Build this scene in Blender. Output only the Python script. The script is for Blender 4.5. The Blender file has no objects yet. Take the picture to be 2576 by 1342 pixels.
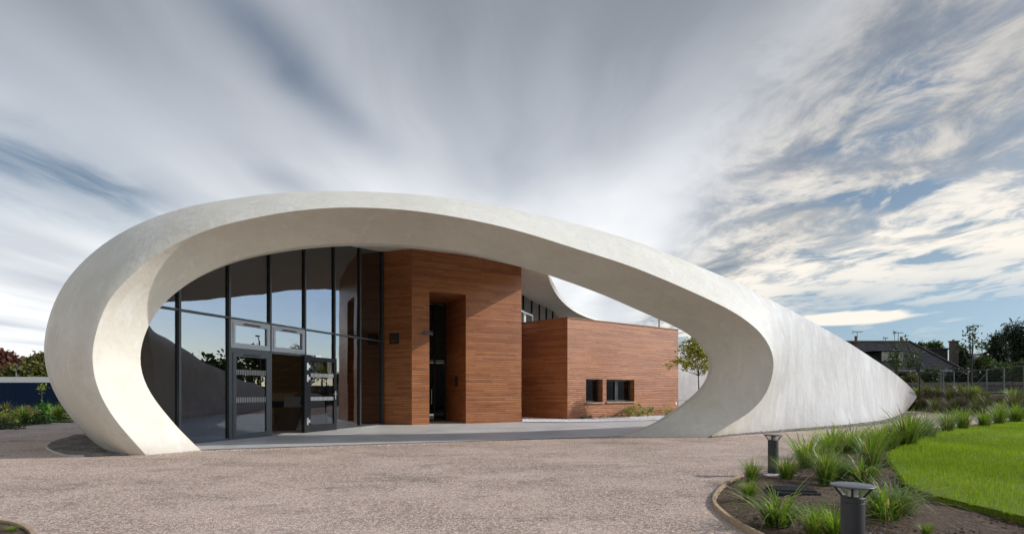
import bpy, bmesh, math, random
import numpy as np
from mathutils import Vector
from mathutils.bvhtree import BVHTree
random.seed(7); RN = np.random.RandomState(11)
S = bpy.context.scene
COL = S.collection
R = math.radians
# ------------------------------------------------------------------ camera, world, sun, exposure
EYE, FPX, HV = 1.2, 1380.0, 985.0
cd = bpy.data.cameras.new('camera'); cam = bpy.data.objects.new('camera', cd); COL.objects.link(cam)
cam.location = (0, 0, EYE); cam.rotation_euler = (R(90), 0, 0)
cd.sensor_width = 36; cd.lens = 36*FPX/2576; cd.shift_y = (HV-671)/2576
cd.clip_start = 0.05; cd.clip_end = 3000
S.camera = cam
SUN_EL, SUN_AZ = 30.5, 89.0          # azimuth measured from +Y towards +X
sl = bpy.data.lights.new('sun', 'SUN'); sl.energy = 2.25; sl.angle = R(0.5); sl.color = (1, .945, .87)
so = bpy.data.objects.new('sun', sl); COL.objects.link(so)
sd = Vector((math.sin(R(SUN_AZ))*math.cos(R(SUN_EL)), math.cos(R(SUN_AZ))*math.cos(R(SUN_EL)), math.sin(R(SUN_EL))))
so.rotation_euler = sd.to_track_quat('Z', 'Y').to_euler(); so.location = (30, 0, 30)
S.view_settings.view_transform = 'Standard'; S.view_settings.look = 'None'
S.view_settings.exposure = 0.48; S.view_settings.gamma = 1.0

class NT:
    def __init__(s, nt): s.nt = nt; nt.nodes.clear()
    def n(s, t, **k):
        nd = s.nt.nodes.new(t)
        for a, b in k.items(): setattr(nd, a, b)
        return nd
    def lk(s, a, b): s.nt.links.new(a, b)
    def put(s, sock, v):
        if isinstance(v, bpy.types.NodeSocket): s.lk(v, sock)
        elif v is not None: sock.default_value = v
    def m(s, op, a, b=None, c=None, clamp=False):
        nd = s.n('ShaderNodeMath', operation=op, use_clamp=clamp)
        s.put(nd.inputs[0], a); s.put(nd.inputs[1], b); s.put(nd.inputs[2], c)
        return nd.outputs[0]
    def vm(s, op, a, b=None, out=0):
        nd = s.n('ShaderNodeVectorMath', operation=op); s.put(nd.inputs[0], a)
        s.put(nd.inputs[1], b); return nd.outputs[out]
    def noise(s, v, scale, detail=4, rough=.5, dist=0, out=0):
        nd = s.n('ShaderNodeTexNoise'); s.put(nd.inputs['Vector'], v)
        nd.inputs['Scale'].default_value = scale; nd.inputs['Detail'].default_value = detail
        nd.inputs['Roughness'].default_value = rough; nd.inputs['Distortion'].default_value = dist
        return nd.outputs[out]
    def ramp(s, f, *st, interp='LINEAR'):
        nd = s.n('ShaderNodeValToRGB'); nd.color_ramp.interpolation = interp; s.put(nd.inputs[0], f); e = nd.color_ramp.elements
        while len(e) < len(st): e.new(.5)
        for q, (p, c) in zip(e, st):
            q.position = p; q.color = (c, c, c, 1) if isinstance(c, (int, float)) else (*c, 1)
        return nd.outputs[0]
    def mix(s, f, a, b, mode='MIX'):
        nd = s.n('ShaderNodeMix', data_type='RGBA', blend_type=mode)
        s.put(nd.inputs[0], f)
        for i, v in ((6, a), (7, b)):
            if isinstance(v, tuple) and len(v) == 3: v = (*v, 1)
            s.put(nd.inputs[i], v)
        return nd.outputs[2]
    def maprange(s, v, a, b, c=0, d=1, smooth=True):
        nd = s.n('ShaderNodeMapRange', interpolation_type='SMOOTHSTEP' if smooth else 'LINEAR')
        s.put(nd.inputs[0], v)
        for i, q in enumerate((a, b, c, d)): nd.inputs[i+1].default_value = q
        return nd.outputs[0]
    def comb(s, x, y, z):
        nd = s.n('ShaderNodeCombineXYZ')
        for i, q in enumerate((x, y, z)): s.put(nd.inputs[i], q)
        return nd.outputs[0]

def build_world():
    w = bpy.data.worlds.new('World'); S.world = w; w.use_nodes = True
    t = NT(w.node_tree)
    sky = t.n('ShaderNodeTexSky', sky_type='NISHITA', sun_disc=False)
    sky.sun_elevation = R(SUN_EL); sky.sun_rotation = R(SUN_AZ)
    sky.air_density = 1.0; sky.dust_density = 0.6; sky.ozone_density = 1.5
    tc = t.n('ShaderNodeTexCoord'); d = tc.outputs['Generated']
    sp = t.n('ShaderNodeSeparateXYZ'); t.lk(d, sp.inputs[0]); x, y, z = sp.outputs
    zc = t.m('ADD', t.m('MAXIMUM', z, 0.0), .035)
    px = t.m('DIVIDE', x, zc); py = t.m('DIVIDE', y, zc)      # position on the flat cloud deck
    # warp so that streaks are wispy
    wv = t.comb(px, py, 0.0)
    warp = t.noise(wv, .55, 3, .55, out=1)
    wv2 = t.vm('ADD', wv, t.vm('MULTIPLY', t.vm('SUBTRACT', warp, (.5, .5, .5)), (.55, .9, 0)))
    s2 = t.n('ShaderNodeSeparateXYZ'); t.lk(wv2, s2.inputs[0]); qx, qy, _ = s2.outputs
    streak = t.noise(t.comb(t.m('MULTIPLY', qx, .9), t.m('MULTIPLY', qy, .16), 2.3), 1.0, 3, .48)
    broad = t.noise(t.comb(t.m('MULTIPLY', qx, .55), t.m('MULTIPLY', qy, .25), 7.1), 1.0, 2, .5)
    puff = t.noise(t.comb(t.m('MULTIPLY', qx, 3.0), t.m('MULTIPLY', qy, 1.9), 4.4), 1.0, 9, .64, .3)
    fine = t.noise(t.comb(t.m('MULTIPLY', qx, 4.0), t.m('MULTIPLY', qy, 1.3), 1.1), 1.0, 7, .60, .4)
    def blob(cx, cy, rx, ry, rot=0.0, soft=1.0):
        a, b = math.cos(rot), math.sin(rot)
        ux = t.m('SUBTRACT', qx, cx); uy = t.m('SUBTRACT', qy, cy)
        e = t.m('DIVIDE', t.m('ADD', t.m('MULTIPLY', ux, a), t.m('MULTIPLY', uy, b)), rx)
        f = t.m('DIVIDE', t.m('SUBTRACT', t.m('MULTIPLY', uy, a), t.m('MULTIPLY', ux, b)), ry)
        r2 = t.m('ADD', t.m('MULTIPLY', e, e), t.m('MULTIPLY', f, f))
        return t.m('EXPONENT', t.m('MULTIPLY', r2, -soft))
    elev0 = t.m('ARCSINE', z)
    # right-hand side of the sky is broken, the rest is one veil
    rightness = t.maprange(t.m('SUBTRACT', qx, t.m('MULTIPLY', qy, .12)), .35, 1.0)
    soft_c = t.m('ADD', t.m('MULTIPLY', streak, .60), t.m('MULTIPLY', broad, .45))
    brok_c = t.m('ADD', t.m('MULTIPLY', puff, .62), t.m('ADD', t.m('MULTIPLY', broad, .25), t.m('MULTIPLY', fine, .16)))
    gaps = [(-1.95, 2.2, .55, .85, .35, .92), (-.68, 1.48, .10, .42, -.22, .72), (-.98, 2.35, .12, .2, 0, .4), (1.55, 2.50, .46, .13, -.12, 1.0), (2.30, 2.75, .40, .14, -.1, .8),
            (1.18, 1.62, .22, .14, -.7, .75), (1.35, 1.95, .2, .12, -.3, .5), (2.6, 3.55, .75, .16, .05, .85), (-2.0, 1.3, .4, .3, 0, .3), (5.5, 5.4, 3.2, .45, .1, .8), (7.5, 9.5, 6.0, 3.2, 0, .9), (3.6, 1.85, 1.5, .8, .45, 1.0)]
    g = None
    for cx, cy, rx, ry, rt, am in gaps:
        b = t.m('MULTIPLY', blob(cx, cy, rx, ry, rt), am)
        g = b if g is None else t.m('MAXIMUM', g, b)
    ragged = t.m('ADD', t.m('MULTIPLY', rightness, t.m('SUBTRACT', t.maprange(puff, .38, .60, 1.5, .25), 1.0)), 1.0)
    mid = t.noise(t.comb(t.m('MULTIPLY', qx, 2.4), t.m('MULTIPLY', qy, .75), 9.7), 1.0, 6, .58, .6)
    g = t.m('MULTIPLY', g, ragged); g = t.m('MULTIPLY', g, t.maprange(mid, .34, .62, .65, 1.08))
    cov_b = t.maprange(brok_c, .44, .55)
    mixc = t.n('ShaderNodeMix', data_type='FLOAT'); t.put(mixc.inputs[0], rightness); t.put(mixc.inputs[2], t.maprange(soft_c, .36, .56, .80, 1.0)); t.put(mixc.inputs[3], t.m('ADD', t.m('MULTIPLY', cov_b, .50), .50))
    cov = t.m('SUBTRACT', mixc.outputs[0], g, clamp=True)
    az = t.m('DIVIDE', x, t.m('MAXIMUM', y, .05))
    lowgap = t.m('MULTIPLY', t.maprange(elev0, .10, .20, 1.0, 0.0), t.maprange(az, .40, .58))
    cov = t.m('SUBTRACT', cov, t.m('MULTIPLY', lowgap, t.maprange(fine, .35, .65, 1.0, .72)), clamp=True)
    zy = t.m('DIVIDE', z, t.m('MAXIMUM', y, .05))
    le = t.m('DIVIDE', t.m('SUBTRACT', az, .61), .125); lf = t.m('DIVIDE', t.m('SUBTRACT', zy, t.m('ADD', .134, t.m('MULTIPLY', t.m('SUBTRACT', az, .61), .06))), .0135)
    lens = t.m('EXPONENT', t.m('MULTIPLY', t.m('ADD', t.m('MULTIPLY', le, le), t.m('MULTIPLY', lf, lf)), -1.0))
    lens = t.maprange(t.m('ADD', lens, t.m('MULTIPLY', t.m('SUBTRACT', fine, .5), .7)), .25, .62)
    cov = t.m('MAXIMUM', cov, t.m('MULTIPLY', lens, 1.3), clamp=True)
    # brightness of the veil: dark overhead, bright low down where it is thin
    elev = t.m('ARCSINE', z)
    low = t.maprange(elev, .05, .80, 1.0, 0.0)
    tone = t.m('ADD', t.m('MULTIPLY', low, .55), t.m('SUBTRACT', t.m('MULTIPLY', soft_c, 1.3), .335))
    glow = t.m('ADD', t.m('MULTIPLY', blob(-.25, 3.2, .55, 1.1, 0), .24), t.m('MULTIPLY', blob(.45, 3.3, .5, 1.3, 0), .04))
    tone = t.m('ADD', tone, glow)
    tone = t.m('ADD', tone, t.m('MULTIPLY', t.m('SUBTRACT', mid, .5), .17))
    tone = t.m('ADD', tone, t.m('MULTIPLY', t.m('MULTIPLY', rightness, t.m('SUBTRACT', puff, .50)), 1.1))
    ccol = t.ramp(tone, (.28, (1.15, 1.32, 1.58)), (.46, (1.90, 2.08, 2.38)), (.68, (3.7, 3.9, 4.25)), (.92, (6.3, 6.4, 6.5)))
    warm = t.mix(rightness, (1, 1, 1), (.97, .90, .80), 'MIX')
    ccol = t.mix(1.0, ccol, warm, 'MULTIPLY')
    hl = t.m('SQRT', t.m('ADD', t.m('MULTIPLY', x, x), t.m('ADD', t.m('MULTIPLY', y, y), .0001)))
    xr_ = t.m('DIVIDE', x, hl); side = t.maprange(xr_, .72, .84)        # towards the sun the sky is clear and bright
    skyc = t.mix(1.0, sky.outputs[0], t.mix(side, t.mix(t.maprange(z, .02, .22), (.40, .48, .62), (.56, .54, .50)), (1.55, 1.68, 1.90)), 'MULTIPLY')
    cov = t.m('MULTIPLY', cov, t.maprange(xr_, .76, .86, 1.0, .10))
    c = t.mix(cov, skyc, ccol)
    bg = t.n('ShaderNodeBackground'); t.lk(c, bg.inputs[0]); bg.inputs[1].default_value = .118
    o = t.n('ShaderNodeOutputWorld'); t.lk(bg.outputs[0], o.inputs[0])
    w.cycles.sampling_method = 'MANUAL'; w.cycles.sample_map_resolution = 512
build_world()

# ------------------------------------------------------------------ helpers
def W(u, v, Y): return Vector(((u-1288)/FPX*Y, Y, EYE-(v-HV)/FPX*Y))
def G(u, v, z=0.0):
    Y = (EYE-z)*FPX/(v-HV); return Vector(((u-1288)/FPX*Y, Y, z))
def tagp(o, label=None, cat=None, group=None, kind=None):
    if label: o['label'] = label
    if cat: o['category'] = cat
    if group: o['group'] = group
    if kind: o['kind'] = kind
    return o
def empty(name, loc, label, cat, group=None, rz=0):
    o = bpy.data.objects.new(name, None); COL.objects.link(o); o.location = loc; o.rotation_euler = (0, 0, rz)
    o.empty_display_size = .2
    return tagp(o, label, cat, group)
def link(name, me, mat=None, parent=None):
    o = bpy.data.objects.new(name, me); COL.objects.link(o)
    if mat is not None and not me.materials: me.materials.append(mat)
    if parent is not None: o.parent = parent
    return o
def mesh(name, V, F, mat, parent=None, smooth=False, uv=None, off=None):
    me = bpy.data.meshes.new(name)
    if off is not None: V = [(v[0]-off[0], v[1]-off[1], v[2]-off[2]) for v in V]
    me.from_pydata([tuple(v) for v in V], [], F)
    if smooth: me.polygons.foreach_set('use_smooth', [True]*len(me.polygons))
    if uv is not None:
        l = me.uv_layers.new(name='UVMap')
        flat = [c for q in uv for c in q]; l.data.foreach_set('uv', flat)
    me.update()
    return link(name, me, mat, parent)
def fast_mesh(name, V, npf, mat, parent=None, rnd=None, smooth=False):
    """V: (N*npf,3) array of independent faces with npf verts"""
    me = bpy.data.meshes.new(name); nv = len(V); nf = nv//npf
    me.vertices.add(nv); me.vertices.foreach_set('co', np.asarray(V, dtype=np.float32).ravel())
    me.loops.add(nv); me.loops.foreach_set('vertex_index', np.arange(nv, dtype=np.int32))
    me.polygons.add(nf); me.polygons.foreach_set('loop_start', np.arange(0, nv, npf, dtype=np.int32))
    if smooth: me.polygons.foreach_set('use_smooth', np.ones(nf, dtype=bool))
    me.update(calc_edges=True)
    if rnd is not None:
        a = me.attributes.new('rnd', 'FLOAT', 'FACE'); a.data.foreach_set('value', np.asarray(rnd, dtype=np.float32))
    return link(name, me, mat, parent)

class MB:
    """collects shapes into one mesh"""
    def __init__(s): s.V = []; s.F = []; s.UV = []
    def quad(s, a, b, c, d, uv=None):
        i = len(s.V); s.V += [a, b, c, d]; s.F.append((i, i+1, i+2, i+3)); s.UV += list(uv or ((0, 0), (1, 0), (1, 1), (0, 1)))
    def box(s, c, h, ax=None, bev=0.0):
        """c centre, h half sizes, ax = 3 axis vectors"""
        c = Vector(c); X, Y, Z = ax or (Vector((1, 0, 0)), Vector((0, 1, 0)), Vector((0, 0, 1)))
        i = len(s.V)
        if bev <= 0:
            for a in (-1, 1):
                for b in (-1, 1):
                    for e in (-1, 1): s.V.append(c+X*h[0]*a+Y*h[1]*b+Z*h[2]*e)
            fs = [(0, 1, 3, 2), (4, 6, 7, 5), (0, 4, 5, 1), (2, 3, 7, 6), (0, 2, 6, 4), (1, 5, 7, 3)]
        else:
            bm = bmesh.new(); bmesh.ops.create_cube(bm, size=2)
            for v in bm.verts: v.co = Vector((v.co.x*h[0], v.co.y*h[1], v.co.z*h[2]))
            bmesh.ops.bevel(bm, geom=bm.edges[:], offset=bev, segments=1, affect='EDGES')
            bm.verts.index_update()
            for v in bm.verts: s.V.append(c+X*v.co.x+Y*v.co.y+Z*v.co.z)
            fs = [tuple(v.index for v in f.verts) for f in bm.faces]; bm.free()
        for f in fs:
            s.F.append(tuple(i+k for k in f)); s.UV += [(0, 0)]*len(f)
    def tube(s, pts, rad, n=8, cap=True):
        pts = [Vector(p) for p in pts]; rs = rad if isinstance(rad, (list, tuple)) else [rad]*len(pts)
        rings = []
        for k, p in enumerate(pts):
            d = (pts[min(k+1, len(pts)-1)]-pts[max(k-1, 0)]).normalized()
            a = d.cross(Vector((0, 0, 1)) if abs(d.z) < .9 else Vector((1, 0, 0))).normalized(); b = d.cross(a)
            i = len(s.V)
            for q in range(n):
                an = 2*math.pi*q/n; s.V.append(p+(a*math.cos(an)+b*math.sin(an))*rs[k])
            rings.append(i)
        for k in range(len(rings)-1):
            i, j = rings[k], rings[k+1]
            for q in range(n):
                r = (q+1) % n; s.F.append((i+q, i+r, j+r, j+q)); s.UV += [(0, 0)]*4
        if cap:
            for i in (rings[0], rings[-1]): s.F.append(tuple(i+q for q in range(n))); s.UV += [(0, 0)]*n
    def lathe(s, prof, c=(0, 0, 0), n=32):
        c = Vector(c); rings = []
        for r, z in prof:
            i = len(s.V); rings.append(i)
            for q in range(n):
                an = 2*math.pi*q/n; s.V.append(c+Vector((r*math.cos(an), r*math.sin(an), z)))
        for i, j in zip(rings, rings[1:]):
            for q in range(n):
                r = (q+1) % n; s.F.append((i+q, i+r, j+r, j+q)); s.UV += [(0, 0)]*4
        for i in (rings[0], rings[-1]): s.F.append(tuple(i+q for q in range(n))); s.UV += [(0, 0)]*n
    def grid(s, P, uvf=None):
        """P[i][j] points"""
        i0 = len(s.V); m = len(P[0])
        for row in P: s.V += list(row)
        for i in range(len(P)-1):
            for j in range(m-1):
                a = i0+i*m+j; s.F.append((a, a+1, a+m+1, a+m)); s.UV += [(0, 0)]*4
    def build(s, name, mat, parent=None, smooth=False, uv=False, off=None):
        return mesh(name, s.V, s.F, mat, parent, smooth, s.UV if uv else None, off)

# ------------------------------------------------------------------ materials
MATS = {}
def pmat(name, col=(.5, .5, .5), rough=.6, metal=0.0, spec=.5):
    m = bpy.data.materials.new(name); m.use_nodes = True; t = NT(m.node_tree)
    b = t.n('ShaderNodeBsdfPrincipled'); o = t.n('ShaderNodeOutputMaterial'); t.lk(b.outputs[0], o.inputs[0])
    b.inputs['Base Color'].default_value = (*col, 1); b.inputs['Roughness'].default_value = rough
    b.inputs['Metallic'].default_value = metal; b.inputs['Specular IOR Level'].default_value = spec
    MATS[name] = m
    return m, t, b
def bump(t, b, h, strength, dist):
    nd = t.n('ShaderNodeBump'); nd.inputs['Strength'].default_value = strength; nd.inputs['Distance'].default_value = dist
    t.lk(h, nd.inputs['Height']); t.lk(nd.outputs[0], b.inputs['Normal'])
def pos(t): return t.n('ShaderNodeNewGeometry').outputs['Position']
def objc(t): return t.n('ShaderNodeTexCoord').outputs['Object']
def simple(name, c1, c2, scale=6, rough=.6, bstr=.3, bdist=.01, detail=5, spec=.4, metal=0, coord='obj'):
    m, t, b = pmat(name, c1, rough, metal, spec)
    p = objc(t) if coord == 'obj' else pos(t)
    f = t.noise(p, scale, detail, .6)
    t.lk(t.ramp(f, (.3, c1), (.7, c2)), b.inputs['Base Color'])
    if bstr: bump(t, b, t.noise(p, scale*4, 4, .6), bstr, bdist)
    return m

def m_shell():
    m, t, b = pmat('pale_concrete', (.6, .58, .52), .62, 0, .35)
    p = pos(t)
    big = t.noise(p, .35, 5, .6, .6); med = t.noise(p, 1.3, 6, .65, .8); fi = t.noise(p, 9, 6, .6)
    sp = t.n('ShaderNodeSeparateXYZ'); t.lk(p, sp.inputs[0])
    brush = t.noise(t.vm('MULTIPLY', p, (1.6, 1.6, .35)), 1.5, 5, .65, 1.2)
    c = t.ramp(big, (.32, (.62, .585, .50)), (.55, (.69, .66, .57)), (.72, (.74, .715, .635)))
    c = t.mix(t.maprange(med, .50, .70, 0, .38), c, (.58, .54, .46))
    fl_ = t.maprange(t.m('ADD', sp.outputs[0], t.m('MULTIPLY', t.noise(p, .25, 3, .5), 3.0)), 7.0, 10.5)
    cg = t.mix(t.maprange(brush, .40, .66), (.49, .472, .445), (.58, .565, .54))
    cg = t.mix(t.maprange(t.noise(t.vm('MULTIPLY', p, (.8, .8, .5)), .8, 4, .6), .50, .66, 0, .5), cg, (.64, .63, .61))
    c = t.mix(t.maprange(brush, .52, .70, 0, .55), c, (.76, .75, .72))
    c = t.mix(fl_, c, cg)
    c = t.mix(t.maprange(fi, .45, .7, 0, .10), c, (.40, .37, .31))
    gr = t.maprange(t.m('ADD', sp.outputs[2], t.m('MULTIPLY', med, .5)), .12, .60, .60, 0)
    c = t.mix(gr, c, (.45, .40, .34))
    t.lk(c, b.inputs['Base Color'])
    t.lk(t.maprange(med, .3, .7, .5, .75), b.inputs['Roughness'])
    h = t.m('ADD', t.m('MULTIPLY', t.noise(p, 1.8, 4, .55), 1.0), t.m('ADD', t.m('MULTIPLY', t.noise(p, 7, 5, .6, 1), .25), t.m('MULTIPLY', t.noise(p, 42, 4, .6), .05)))
    bump(t, b, h, .55, .055)
m_shell()

def m_wood(name, ramp_, rough=.40, gain=1.0, pitch=.086):
    m, t, b = pmat(name, (.3, .15, .07), rough, 0, .45)
    uv = t.n('ShaderNodeUVMap').outputs[0]
    s = t.n('ShaderNodeSeparateXYZ'); t.lk(uv, s.inputs[0]); x, z = s.outputs[0], s.outputs[1]
    rz = t.m('DIVIDE', z, pitch); row = t.m('FLOOR', rz); fr = t.m('FRACT', rz)
    wn = t.n('ShaderNodeTexWhiteNoise', noise_dimensions='1D'); t.lk(row, wn.inputs['W'])
    bx = t.m('ADD', t.m('DIVIDE', x, 1.7), t.m('MULTIPLY', wn.outputs[0], 7)); colm = t.m('FLOOR', bx); frx = t.m('FRACT', bx)
    w2 = t.n('ShaderNodeTexWhiteNoise', noise_dimensions='2D'); t.lk(t.comb(row, colm, 0.0), w2.inputs['Vector'])
    rnd = w2.outputs[0]
    gv = t.comb(t.m('MULTIPLY', x, 2.2), t.m('ADD', t.m('MULTIPLY', z, 55), t.m('MULTIPLY', rnd, 40)), t.m('MULTIPLY', rnd, 9))
    gr = t.noise(gv, 1.0, 6, .62, .8)
    pat = t.noise(t.comb(t.m('MULTIPLY', x, .7), t.m('MULTIPLY', z, 1.0), 3.0), 1.0, 4, .6)
    f = t.m('ADD', t.m('MULTIPLY', rnd, .26), t.m('ADD', .16, t.m('ADD', t.m('MULTIPLY', t.m('SUBTRACT', gr, .5), .8), t.m('MULTIPLY', pat, .42))))
    c = t.ramp(f, *ramp_)
    # bleached weathered streaks on some boards
    ble = t.m('MULTIPLY', t.maprange(gr, .58, .70), t.maprange(t.noise(t.comb(t.m('MULTIPLY', x, 1.1), t.m('MULTIPLY', z, 2.5), 8.0), 1.0, 3, .6), .50, .66))
    c = t.mix(t.m('MULTIPLY', ble, .55), c, (.42, .30, .22))
    gap = t.m('MAXIMUM', t.m('LESS_THAN', fr, .14), t.m('LESS_THAN', frx, .0045))
    c = t.mix(t.m('MULTIPLY', gap, .80), c, (.012, .006, .004))
    t.lk(c, b.inputs['Base Color'])
    t.lk(t.maprange(gr, .3, .7, rough-.10, rough+.14), b.inputs['Roughness'])
    edge = t.maprange(fr, .0, .14); edge2 = t.maprange(fr, .86, 1.0, 1.0, .55)
    h = t.m('ADD', t.m('MULTIPLY', t.m('MULTIPLY', edge, edge2), 1.0), t.m('ADD', t.m('MULTIPLY', gr, .06), t.m('MULTIPLY', rnd, .22)))
    bump(t, b, h, .8, .012)
m_wood('timber_cladding', ((.12, (.17, .052, .018)), (.40, (.32, .113, .039)), (.66, (.44, .178, .064)), (.95, (.57, .27, .115))))
m_wood('interior_timber', ((.2, (.36, .19, .08)), (.7, (.62, .38, .18)), (.95, (.7, .47, .25))), .5)

def m_gravel(name, base, dark, light, patches=True, cell=90.0):
    m, t, b = pmat(name, base, .95, 0, .15)
    p = pos(t)
    vo = t.n('ShaderNodeTexVoronoi', feature='F1'); t.lk(p, vo.inputs['Vector']); vo.inputs['Scale'].default_value = cell
    vr = t.n('ShaderNodeSeparateColor'); t.lk(vo.outputs['Color'], vr.inputs[0])
    c = t.ramp(vr.outputs[0], (.0, dark), (.35, base), (.72, base), (1.0, light))
    c = t.mix(t.maprange(vo.outputs['Distance'], .35, .75, 0, .55), c, tuple(q*.35 for q in dark))
    v2 = t.n('ShaderNodeTexVoronoi', feature='F1'); t.lk(p, v2.inputs['Vector']); v2.inputs['Scale'].default_value = cell*.62
    vs = t.n('ShaderNodeSeparateColor'); t.lk(v2.outputs['Color'], vs.inputs[0])
    c = t.mix(t.maprange(vs.outputs[1], .55, .80, 0, .85), c, tuple(q*.80 for q in dark)); c = t.mix(t.maprange(vs.outputs[2], .72, .85, 0, .8), c, light)
    n1 = t.noise(p, 42, 4, .75); c = t.mix(t.maprange(n1, .38, .62, .0, .48), c, tuple(q*.60 for q in base))
    n2 = t.noise(p, .6, 5, .62); c = t.mix(t.maprange(n2, .40, .62, 0, .25), c, tuple(q*a for q, a in zip(light, (.98, .92, .9))))
    n5 = t.noise(p, 4.5, 5, .7); c = t.mix(t.maprange(n5, .50, .70, 0, .22), c, tuple(q*.62 for q in base))
    if patches:
        # worn patches where the dark green ground-grid shows in short rows
        n3 = t.noise(t.vm('MULTIPLY', p, (.35, .9, 1)), 1.0, 5, .68, .3)
        n4 = t.noise(t.vm('MULTIPLY', p, (5.0, 40.0, 1)), 1.0, 3, .6)
        br = t.n('ShaderNodeTexBrick'); t.lk(p, br.inputs['Vector']); br.inputs['Scale'].default_value = 1
        br.inputs['Brick Width'].default_value = .11; br.inputs['Row Height'].default_value = .05; br.inputs['Mortar Size'].default_value = .012
        br.inputs['Mortar Smooth'].default_value = .4
        k = t.m('MULTIPLY', t.maprange(n3, .53, .62), t.m('MULTIPLY', t.maprange(n4, .45, .60), t.m('ADD', t.m('MULTIPLY', br.outputs['Fac'], .75), .18)))
        c = t.mix(k, c, (.045, .058, .05))
        n6 = t.noise(p, 1.1, 6, .75, .6); c = t.mix(t.maprange(n6, .57, .64, 0, .6), c, tuple(q*.45 for q in base))
    t.lk(c, b.inputs['Base Color'])
    bump(t, b, t.m('ADD', t.m('MULTIPLY', vo.outputs['Distance'], -.6), t.m('MULTIPLY', n1, .7)), .9, .012)
m_gravel('buff_gravel', (.60, .455, .36), (.26, .18, .135), (.82, .69, .59))
m_gravel('grey_pebbles', (.38, .34, .32), (.10, .09, .085), (.52, .49, .46), False, 38.0)
m_gravel('white_pebbles', (.86, .85, .82), (.55, .54, .52), (.93, .93, .92), False, 34.0)
simple('stone_grey', (.10, .09, .085), (.30, .28, .26), 3, .9, 0, coord='pos')
simple('stone_white', (.72, .71, .68), (.92, .91, .89), 3, .9, 0, coord='pos')

def m_floor():
    m, t, b = pmat('smooth_concrete', (.42, .42, .40), .55, 0, .4)
    p = pos(t); f = t.noise(p, .8, 6, .6, 1); f2 = t.noise(p, 6, 5, .6)
    c = t.ramp(f, (.3, (.46, .46, .44)), (.7, (.60, .595, .57)))
    c = t.mix(t.maprange(f2, .45, .7, 0, .25), c, (.30, .30, .29))
    t.lk(c, b.inputs['Base Color']); t.lk(t.maprange(f, .3, .7, .42, .65), b.inputs['Roughness'])
    bump(t, b, f2, .2, .004)
m_floor()
def m_soil():
    m, t, b = pmat('brown_soil', (.12, .08, .055), .95, 0, .1)
    p = pos(t); f = t.noise(p, 14, 7, .72); f2 = t.noise(p, 2.0, 5, .6)
    vo = t.n('ShaderNodeTexVoronoi'); t.lk(p, vo.inputs['Vector']); vo.inputs['Scale'].default_value = 26
    c = t.ramp(f, (.3, (.045, .030, .022)), (.52, (.12, .083, .060)), (.75, (.24, .18, .14)))
    c = t.mix(t.maprange(f2, .4, .65, 0, .5), c, (.155, .115, .085))
    t.lk(c, b.inputs['Base Color'])
    bump(t, b, t.m('ADD', f, t.m('MULTIPLY', vo.outputs[0], -.35)), 1.0, .04)
m_soil()
def m_grassy(name, a, c2, sc=1.2):
    m, t, b = pmat(name, a, .8, 0, .2)
    p = pos(t); f = t.noise(p, sc, 6, .65); f2 = t.noise(p, 30, 3, .6)
    c = t.ramp(f, (.3, a), (.7, c2)); c = t.mix(t.maprange(f2, .4, .7, 0, .5), c, tuple(q*.45 for q in a))
    t.lk(c, b.inputs['Base Color']); bump(t, b, f2, .8, .03)
m_grassy('lawn_turf', (.09, .14, .008), (.17, .23, .014))
m_grassy('far_ground', (.07, .085, .035), (.13, .12, .06), .3)

def m_leaf(name, c1, c2, c3, rough=.5, trans=.35):
    m, t, b = pmat(name, c1, rough, 0, .35)
    a = t.n('ShaderNodeAttribute', attribute_name='rnd'); f = a.outputs['Fac']
    c = t.ramp(f, (0, c1), (.48, c2), (.90, c3), (1, (.42, .33, .16) if name.startswith('blade') else c3))
    t.lk(c, b.inputs['Base Color'])
    tr = t.n('ShaderNodeBsdfTranslucent'); t.lk(t.mix(1.0, c, (1.3, 1.35, .6), 'MULTIPLY'), tr.inputs[0])
    mx = t.n('ShaderNodeMixShader'); mx.inputs[0].default_value = trans
    t.lk(b.outputs[0], mx.inputs[1]); t.lk(tr.outputs[0], mx.inputs[2])
    o = [n for n in t.nt.nodes if n.type == 'OUTPUT_MATERIAL'][0]; t.lk(mx.outputs[0], o.inputs[0])
m_leaf('blade_green', (.055, .105, .018), (.15, .24, .035), (.33, .40, .10), .4, .4)
m_leaf('blade_fresh', (.08, .15, .020), (.20, .31, .04), (.36, .44, .09), .4, .45)
m_leaf('blade_bank', (.06, .08, .03), (.13, .15, .055), (.24, .22, .10), .5, .3)
m_leaf('blade_pale', (.09, .13, .08), (.17, .24, .13), (.30, .36, .22), .45, .35)
m_leaf('lawn_blade', (.10, .165, .007), (.19, .28, .012), (.31, .40, .035), .45, .4)
m_leaf('leaf_dark', (.007, .013, .006), (.014, .026, .010), (.03, .046, .018), .6, .1)
m_leaf('leaf_mid', (.018, .034, .010), (.042, .070, .018), (.09, .125, .035), .5, .3)
m_leaf('leaf_olive', (.035, .042, .010), (.10, .105, .026), (.20, .18, .05), .5, .35)
m_leaf('leaf_sunny', (.14, .16, .02), (.28, .28, .04), (.42, .38, .09), .5, .5)
m_leaf('leaf_red', (.04, .015, .012), (.09, .03, .02), (.17, .06, .035), .5, .3)
m_leaf('leaf_yellow', (.10, .14, .025), (.22, .26, .045), (.36, .36, .09), .5, .4)
m_leaf('leaf_bronze', (.10, .06, .03), (.2, .12, .06), (.3, .2, .1), .5, .3)
m_leaf('leaf_lush', (.03, .10, .02), (.07, .20, .03), (.14, .30, .06), .45, .35)
m_leaf('petal_pink', (.6, .15, .3), (.7, .2, .35), (.7, .3, .4), .5, .3)
simple('bark', (.06, .045, .035), (.13, .10, .08), 12, .9)
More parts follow.
